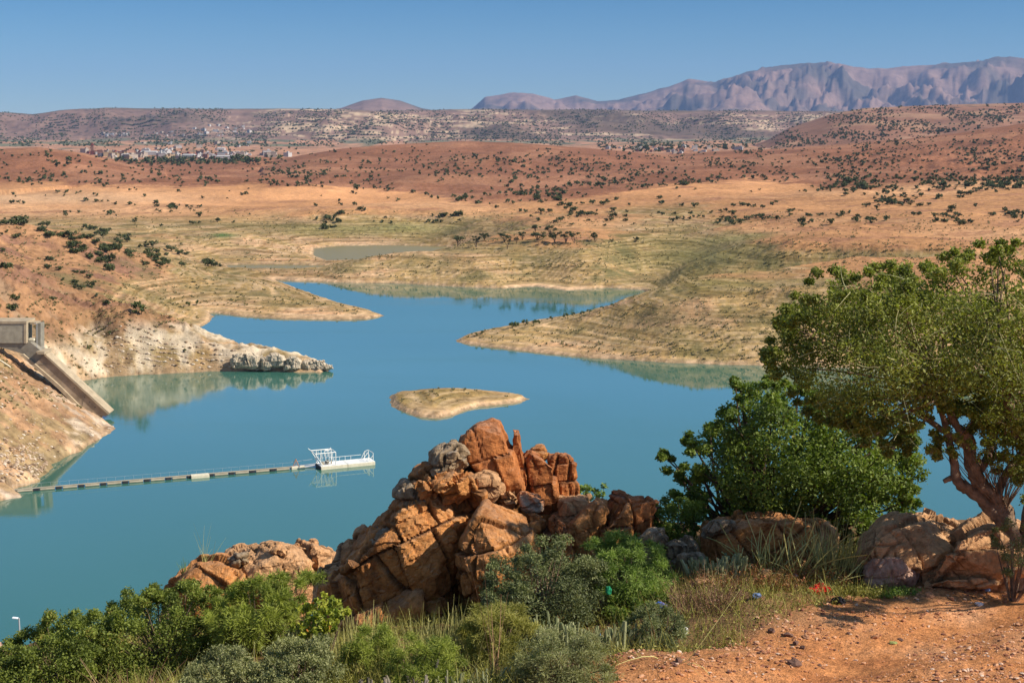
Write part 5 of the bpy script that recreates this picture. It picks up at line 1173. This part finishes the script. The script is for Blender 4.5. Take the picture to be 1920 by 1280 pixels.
stalky(1655, 19.2, 200, .14, .5, .5, .004, 'leaf_bright', 'low green weeds under the pinkish rock', 67, cat='weeds', name='weed_patch', leaf=(1600, .035, 1.8), sy=.4)
stalky(1600, 19.1, 200, .22, .4, .5, .004, 'olive', 'green weeds left of the pinkish rock', 68, cat='weeds', name='weed_patch', leaf=(1400, .035, 1.8), sy=.5)
stalky(1240, 15.0, 10, 1.0, .3, 1.2, .005, 'straw', 'long arching dry grass stalks hanging over the dirt edge', 69, bend=.7, droop=.5)
stalky(930, 14.6, 7, 1.5, .12, .22, .006, 'dry', 'tall bare reddish stalk rising in front of the mossy cushion', 70, cat='dry stalk', name='dry_stalk', bend=.15)
stalky(915, 14.0, 9, .8, .2, .9, .006, 'straw', 'bent straw stalks below the tall bare stalk', 71, cat='dry stalk', name='dry_stalk', bend=.5)
stalky(240, 16.0, 60, .45, .35, .7, .007, 'dry', 'pale dry broom of twigs at the bottom edge before the left bush', 72, cat='dry stalk', name='dry_stalk', bend=.4)
stalky(380, 25.2, 14, .45, .1, .4, .005, 'straw', 'wisp of dry grass on the lower rock ledge', 73, bend=.5, z=pt(380,1060,25.2).z)
stalky(342, 25.2, 16, .28, .06, .3, .008, 'leaf_bright', 'tiny green sprig at the left end of the lower rock ledge', 74, z=pt(342,1072,25.2).z, cat='sprig', name='green_sprig')
# columnar spurge: fat ribbed stems
stalky(1075, 16.0, 130, .42, .62, .18, .022, 'spurge', 'cluster of fat pale spurge columns below the big grey-green bush', 81, cat='spurge', name='spurge_cluster', bend=.08, tip=.75, sides=6, sy=.6)
stalky(1165, 16.2, 70, .34, .45, .2, .021, 'spurge', 'smaller cluster of fat spurge columns right of the main cluster', 82, cat='spurge', name='spurge_cluster', bend=.1, tip=.75, sides=6, sy=.6)
stalky(1345, 19.4, 100, .38, .42, .28, .026, 'spurge', 'pale columnar spurge behind the knobbly rock', 83, cat='spurge', name='spurge_cluster', bend=.08, tip=.75, sides=6, sy=.7)
stalky(668, 13.9, 90, .42, .30, .14, .022, 'spurge_dry', 'withered grey-brown spurge stumps at the bottom edge', 84, cat='spurge', name='spurge_cluster', bend=.1, tip=.8, sides=6, sy=.7)
stalky(880, 14.2, 120, .30, .42, .3, .014, 'spurge', 'grey-green branching spurge cluster at the bottom edge', 85, cat='spurge', name='spurge_cluster', bend=.25, tip=.75, sides=6, sy=.7)
stalky(780, 14.3, 70, .32, .35, .3, .020, 'spurge_dry', 'low withered spurge between the two bottom spurge clusters', 86, cat='spurge', name='spurge_cluster', bend=.25, tip=.75, sides=6, sy=.7)
# ground cover of weeds under and between the plants
rng = np.random.default_rng(90); n = 46000
X = rng.uniform(-7.5, 6.5, n); Y = rng.uniform(12.8, 24, n); s_ = -.73*(X-1)+.68*(Y-14); k = (s_ > 0.35 + .5*noise2(X*1.3, Y*1.3, 5)) & (rng.random(n) < .8); X, Y = X[k], Y[k]; n = len(X)
B = np.stack([X, Y, gz(X, Y)[0]-.02], 1); D = rng.normal(size=(n, 3))*.45; D[:, 2] = 1
lm = n*2; ii = rng.integers(0, n, lm)
parts = [stalks(B, D, rng.uniform(.08, .30, n), np.full(n, .0045), .3, 3, 3, rng=rng), leaves(B[ii] + rng.normal(size=(lm, 3))*np.array([.05, .05, .03]) + np.array([0, 0, .04]), .038, 2.2, .5, None, rng)]
tag(link('weeds', pmesh('weeds', parts, M['olive']), None), kind='stuff')

# ------------------------------------------------------------------ gravel and stones
def stone_mesh(seed, sub=1):
    rng = np.random.default_rng(seed); bm = bmesh.new(); bmesh.ops.create_icosphere(bm, subdivisions=sub, radius=.5)
    V = np.array([v.co[:] for v in bm.verts]); Fq = np.array([[v.index for v in f.verts] for f in bm.faces]); bm.free()
    for i in range(7):
        nn = rng.normal(size=3); nn /= np.linalg.norm(nn); d = V@nn; V = V - nn*np.maximum(d-rng.uniform(.22, .4), 0)[:, None]
    V = V*np.array([1, rng.uniform(.6, .9), rng.uniform(.35, .6)]) + rng.normal(size=V.shape)*.02; return V, Fq
GV = [stone_mesh(i, 1) for i in range(8)]
rng = np.random.default_rng(99); n = 34000
t_ = rng.uniform(-.02, .44, n); Y = 13.2 + 8.6*rng.random(n)**1.1; X = t_*Y; sd0 = -.73*(X-1)+.68*(Y-14)
path = np.exp(-((sd0+1.2)/.55)**2)
k = (sd0 < .6) & (rng.random(n) > path*.75); k &= (noise2(X*1.1, Y*1.1, 12) + rng.uniform(-.7, .7, n)) > -.25
X, Y = X[k], Y[k]; n = len(X); sz = .009 + .07*rng.random(n)**6 + .014*rng.random(n); Z = gz(X, Y)[0]
vs_, fs_, ts_ = [], [], []; o = 0
for i in range(8):
    m = np.arange(i, n, 8); V, Fq = GV[i]; a = rng.uniform(0, 6.28, len(m)); c, s2 = np.cos(a)[:, None], np.sin(a)[:, None]
    P = np.stack([(V[:, 0]*c - V[:, 1]*s2), (V[:, 0]*s2 + V[:, 1]*c), np.broadcast_to(V[:, 2], (len(m), len(V))) + 0*c], -1)*sz[m][:, None, None] + np.stack([X[m], Y[m], Z[m]+sz[m]*.12], 1)[:, None]
    vs_.append(P.reshape(-1, 3)); fs_.append((Fq[None] + (np.arange(len(m))*len(V))[:, None, None]).reshape(-1, 3) + o); o += len(m)*len(V)
    ts_.append(np.repeat(rng.random(len(m)), len(V)))
def stone_mat():
    m, n_, b = newmat('gravel'); n_.links.new(nramp(n_, nattr(n_, 'tint'), [(0, (.10, .05, .04)), (.18, (.28, .11, .06)), (.5, (.50, .22, .10)), (.85, (.62, .34, .19)), (1, (.62, .46, .34))]), b.inputs['Base Color']); b.inputs['Roughness'].default_value = .9; return m
gm = stone_mat(); me = mesh_np('gravel', np.concatenate(vs_), np.concatenate(fs_), {'tint': ('FLOAT', np.concatenate(ts_))}); me.materials.append(gm)
tag(link('gravel', me, None), kind='stuff')
BG = [stone_mesh(50+i, 2) for i in range(5)]
BM_ = []
for i, (V, Fq) in enumerate(BG):
    for mt in ('stone_dark', 'stone'):
        V2 = V + noise3(V*4, i)[:, None]*.05*V; me = mesh_np('loose_stone', V2, Fq); me.materials.append(M[mt]); BM_.append(me)
STN = [(1490,1247,.20,1,'dark angular stone lying alone near the bottom edge of the dirt'),(1272,1242,.14,1,'dark stone on the dirt right of the broad olive grass bush'),(1448,1184,.14,1,'dark stone on the dirt below the small black rag, nearest the shaded edge'),
 (1478,1192,.13,1,'smaller dark stone right of the one nearest the shaded edge'),(1510,1196,.13,0,'reddish stone in a row of three in the middle of the dirt'),(1537,1248,.06,1,'tiny dark stone right of the dark angular one'),
 (1492,1208,.12,1,'dark stone low in the middle of the dirt'),(1506,1215,.10,1,'dark pebble just under the low middle stone'),(1640,1196,.11,0,'reddish stone at the middle right of the dirt'),(1688,1200,.09,1,'dark stone beside the green scrap on the dirt'),
 (1744,1118,.17,0,'flat orange stone near the pale slab on the dirt'),(1785,1124,.12,0,'small orange stone right of the flat orange one'),(1570,1153,.10,0,'orange stone at the end of the tree shadow'),(1305,1228,.07,1,'small dark pebble on the worn path'),
 (1340,1165,.07,0,'orange pebble where the path meets the weeds'),(1602,1178,.10,0,'orange stone on the upper middle of the dirt'),(1850,1105,.14,0,'pale red stone by the right tree'),(1870,1190,.09,0,'stone by the right edge of the dirt'),(1430,1176,.06,1,'small dark stone at the top of the worn path'),(1660,1170,.09,0,'orange stone right of the upper middle one')]
for i, (px, py, sz, dk, lb) in enumerate(STN):
    q = ghit(px, py); q.z = G(q.x, q.y) + sz*.12
    o = link('loose_stone', BM_[(i % 5)*2 + (0 if dk else 1)], None, None, q); o.scale = (sz, sz, sz*1.1); o.rotation_euler = (.2*(i % 3), 0, i*1.3); tag(o, lb, 'stone', 'loose stones on the dirt')

# ------------------------------------------------------------------ litter
def crumple(px, py, w_, h_, color, label, name, seed, cat='litter', rough=.45, group='litter along the edge of the dirt', lift=0.0):
    q = ghit(px, py, lift); bm = bmesh.new(); bmesh.ops.create_icosphere(bm, subdivisions=4, radius=.5)
    V = np.array([v.co[:] for v in bm.verts]); Fq = np.array([[v.index for v in f.verts] for f in bm.faces]); bm.free()
    V = V*(1 + .45*fbm3(V*3.0, 3, seed))[:, None] + np.stack([fbm3(V*6+k, 2, seed+k) for k in range(3)], 1)*.07
    V = V*np.array([w_, w_*.7, h_]); V[:, 2] = np.maximum(V[:, 2], -h_*.3) + h_*.3 + lift
    me = mesh_np(name, V, Fq); mt = bpy.data.materials.get('m_'+name+str(color)) or plain('m_'+name+str(color), color, rough, .15, 8); me.materials.append(mt)
    o = link(name, me, None, None, (q.x, q.y, G(q.x, q.y))); return tag(o, label, cat, group)
crumple(1538, 1112, .30, .17, (.72, .03, .02), 'crumpled bright red plastic bag on the shaded dirt', 'plastic_bag', 1)
crumple(1572, 1132, .18, .13, (.012, .012, .015), 'small black crumpled rag on the tree shadow', 'rag', 2)
crumple(1237, 1141, .17, .12, (.06, .13, .42), 'blue plastic bag in the weeds left of the dirt', 'plastic_bag', 3, lift=.08)
crumple(1122, 1198, .07, .10, (.04, .25, .6), 'tiny blue scrap among the spurge columns', 'plastic_scrap', 4, lift=.1)
crumple(1244, 1205, .26, .06, (.62, .60, .56), 'white crumpled wrapper at the left edge of the dirt', 'wrapper', 5)
crumple(1282, 1187, .09, .09, (.7, .68, .62), 'small white scrap above the white wrapper', 'paper_scrap', 6, lift=.02)
crumple(1849, 1108, .11, .07, (.25, .36, .55), 'pale blue scrap on the dirt near the right tree', 'plastic_scrap', 7)
crumple(1835, 1134, .10, .05, (.7, .66, .62), 'whitish scrap on the right of the dirt', 'paper_scrap', 8)
crumple(1562, 1088, .08, .08, (.3, .6, .55), 'pale green scrap in the weeds by the pinkish rock', 'plastic_scrap', 9, lift=.03)
crumple(1490, 1082, .07, .09, (.6, .6, .6), 'white scrap among the russet weeds', 'paper_scrap', 10, lift=.05)
crumple(1418, 1120, .10, .07, (.12, .18, .32), 'dull blue scrap in the shaded weeds', 'plastic_scrap', 11, lift=.02)
crumple(1675, 1206, .09, .03, (.30, .32, .10), 'olive green scrap on the middle of the dirt', 'leaf_scrap', 12)
crumple(1140, 1114, .07, .13, (.02, .24, .11), 'bright green plastic bag caught in the grey-green bush', 'plastic_bag', 13, lift=.35)

# pale stones strewn over the left bank and the ridge
def strew(name, n, polys, sz, mat, seed):
    r_ = random.Random(seed); parts = []
    while len(parts) < n:
        pl = polys[r_.randrange(len(polys))]; x = r_.uniform(min(p[0] for p in pl), max(p[0] for p in pl)); y = r_.uniform(min(p[1] for p in pl), max(p[1] for p in pl))
        if not inpoly(x, y, pl): continue
        p = hit(x, y)
        if p is None or p.z < .2: continue
        V, Fq = GV[r_.randrange(8)]; k = sz*(.5 + 1.8*r_.random()**4); parts.append((V*np.array([k, k, k*1.2]) + np.array(p) + np.array([0, 0, .1*k]), Fq, np.full(len(V), r_.random())))
    V, Fq, T = join(parts); me = mesh_np(name, V, Fq, {'tint': ('FLOAT', T)}); me.materials.append(mat); tag(link(name, me, None), kind='stuff')
pm, n_, b_ = newmat('pale_shore_stone'); n_.links.new(nramp(n_, nattr(n_, 'tint'), [(0, (.16, .10, .06)), (.3, (.40, .27, .17)), (1, (.68, .56, .42))]), b_.inputs['Base Color']); b_.inputs['Roughness'].default_value = .95
strew('shore_stones', 2300, [[(-5,690),(60,690),(120,740),(170,790),(218,803),(150,846),(95,875),(70,905),(-5,912)],[(-5,840),(60,830),(90,870),(75,900),(-5,905)],[(150,650),(230,610),(300,620),(420,655),(560,690),(300,700),(160,708)],[(200,600),(330,640),(480,690),(200,700)],[(200,640),(440,650),(560,690),(300,700)]], .55, pm, 3)

# unseen tree added beyond the right edge to throw the shadow streak
rng = np.random.default_rng(61); n = 80; u = rng.uniform(0, 1, n)
tb = Vector((9.6, 17.9, G(9.6, 17.9)-.05)); CR = np.stack([7.4 + 4.0*u - tb.x + rng.normal(size=n)*.10, 16.3 + 2.6*u - tb.y + rng.normal(size=n)*.16, 3.0 + .5*np.sin(u*3.1) + rng.normal(size=n)*.08, rng.uniform(.12, .24, n)], 1)
t = empty('argan_tree', tb, 'thin added argan tree out of view, crown drawn out to cast the shadow streak', 'tree')
link('crown', pmesh('crown', clump_leaves(CR, 170, .055, 1.8, .4, rng, .6, .2), M['leaf_argan']), None, t)
link('trunk', pmesh('trunk', [tube_path([(0, 0, 0), (.1, 0, .8), (-.05, .05, 1.6), (.1, .1, 2.4)], [.12, .10, .08, .06], 9, rng, .12), twig_net((.1, .1, 2.3), CR, rng, .03, .25)], M['bark'], True), None, t)

leafy([(715,1290),(722,1240),(745,1205),(790,1190),(840,1200),(870,1235),(880,1290)], 14.9, .5, 70, 220, .05, 'leaf_feather', 'feathery yellow-green bush at the bottom edge below the rush clump', 62, 6.0, up=.2, shell=.1, rmax=.2)
leafy([(640,1230),(650,1190),(690,1172),(730,1185),(745,1220),(720,1250),(670,1255)], 15.6, .4, 50, 200, .05, 'leaf_feather', 'small feathery yellow-green bush left of the rush clump', 63, 6.0, up=.2, shell=.1, rmax=.18)

# ------------------------------------------------------------------ haze
hz_m = bpy.data.materials.new('haze'); hz_m.use_nodes = True; hn = hz_m.node_tree
hn.nodes.remove(hn.nodes['Principled BSDF']); hv = hn.nodes.new('ShaderNodeVolumePrincipled')
hv.inputs['Color'].default_value = (0.38, 0.56, 0.94, 1); hv.inputs['Density'].default_value = 0.000036
hn.links.new(hv.outputs[0], hn.nodes['Material Output'].inputs['Volume'])
zb_, zt_ = -260.0, max(float(HH.max()), CZ) + 40
hb = MB().box((0, 9900, (zb_+zt_)/2), (130000, 20800, zt_-zb_)).build('haze', hz_m); tag(hb, kind='stuff')
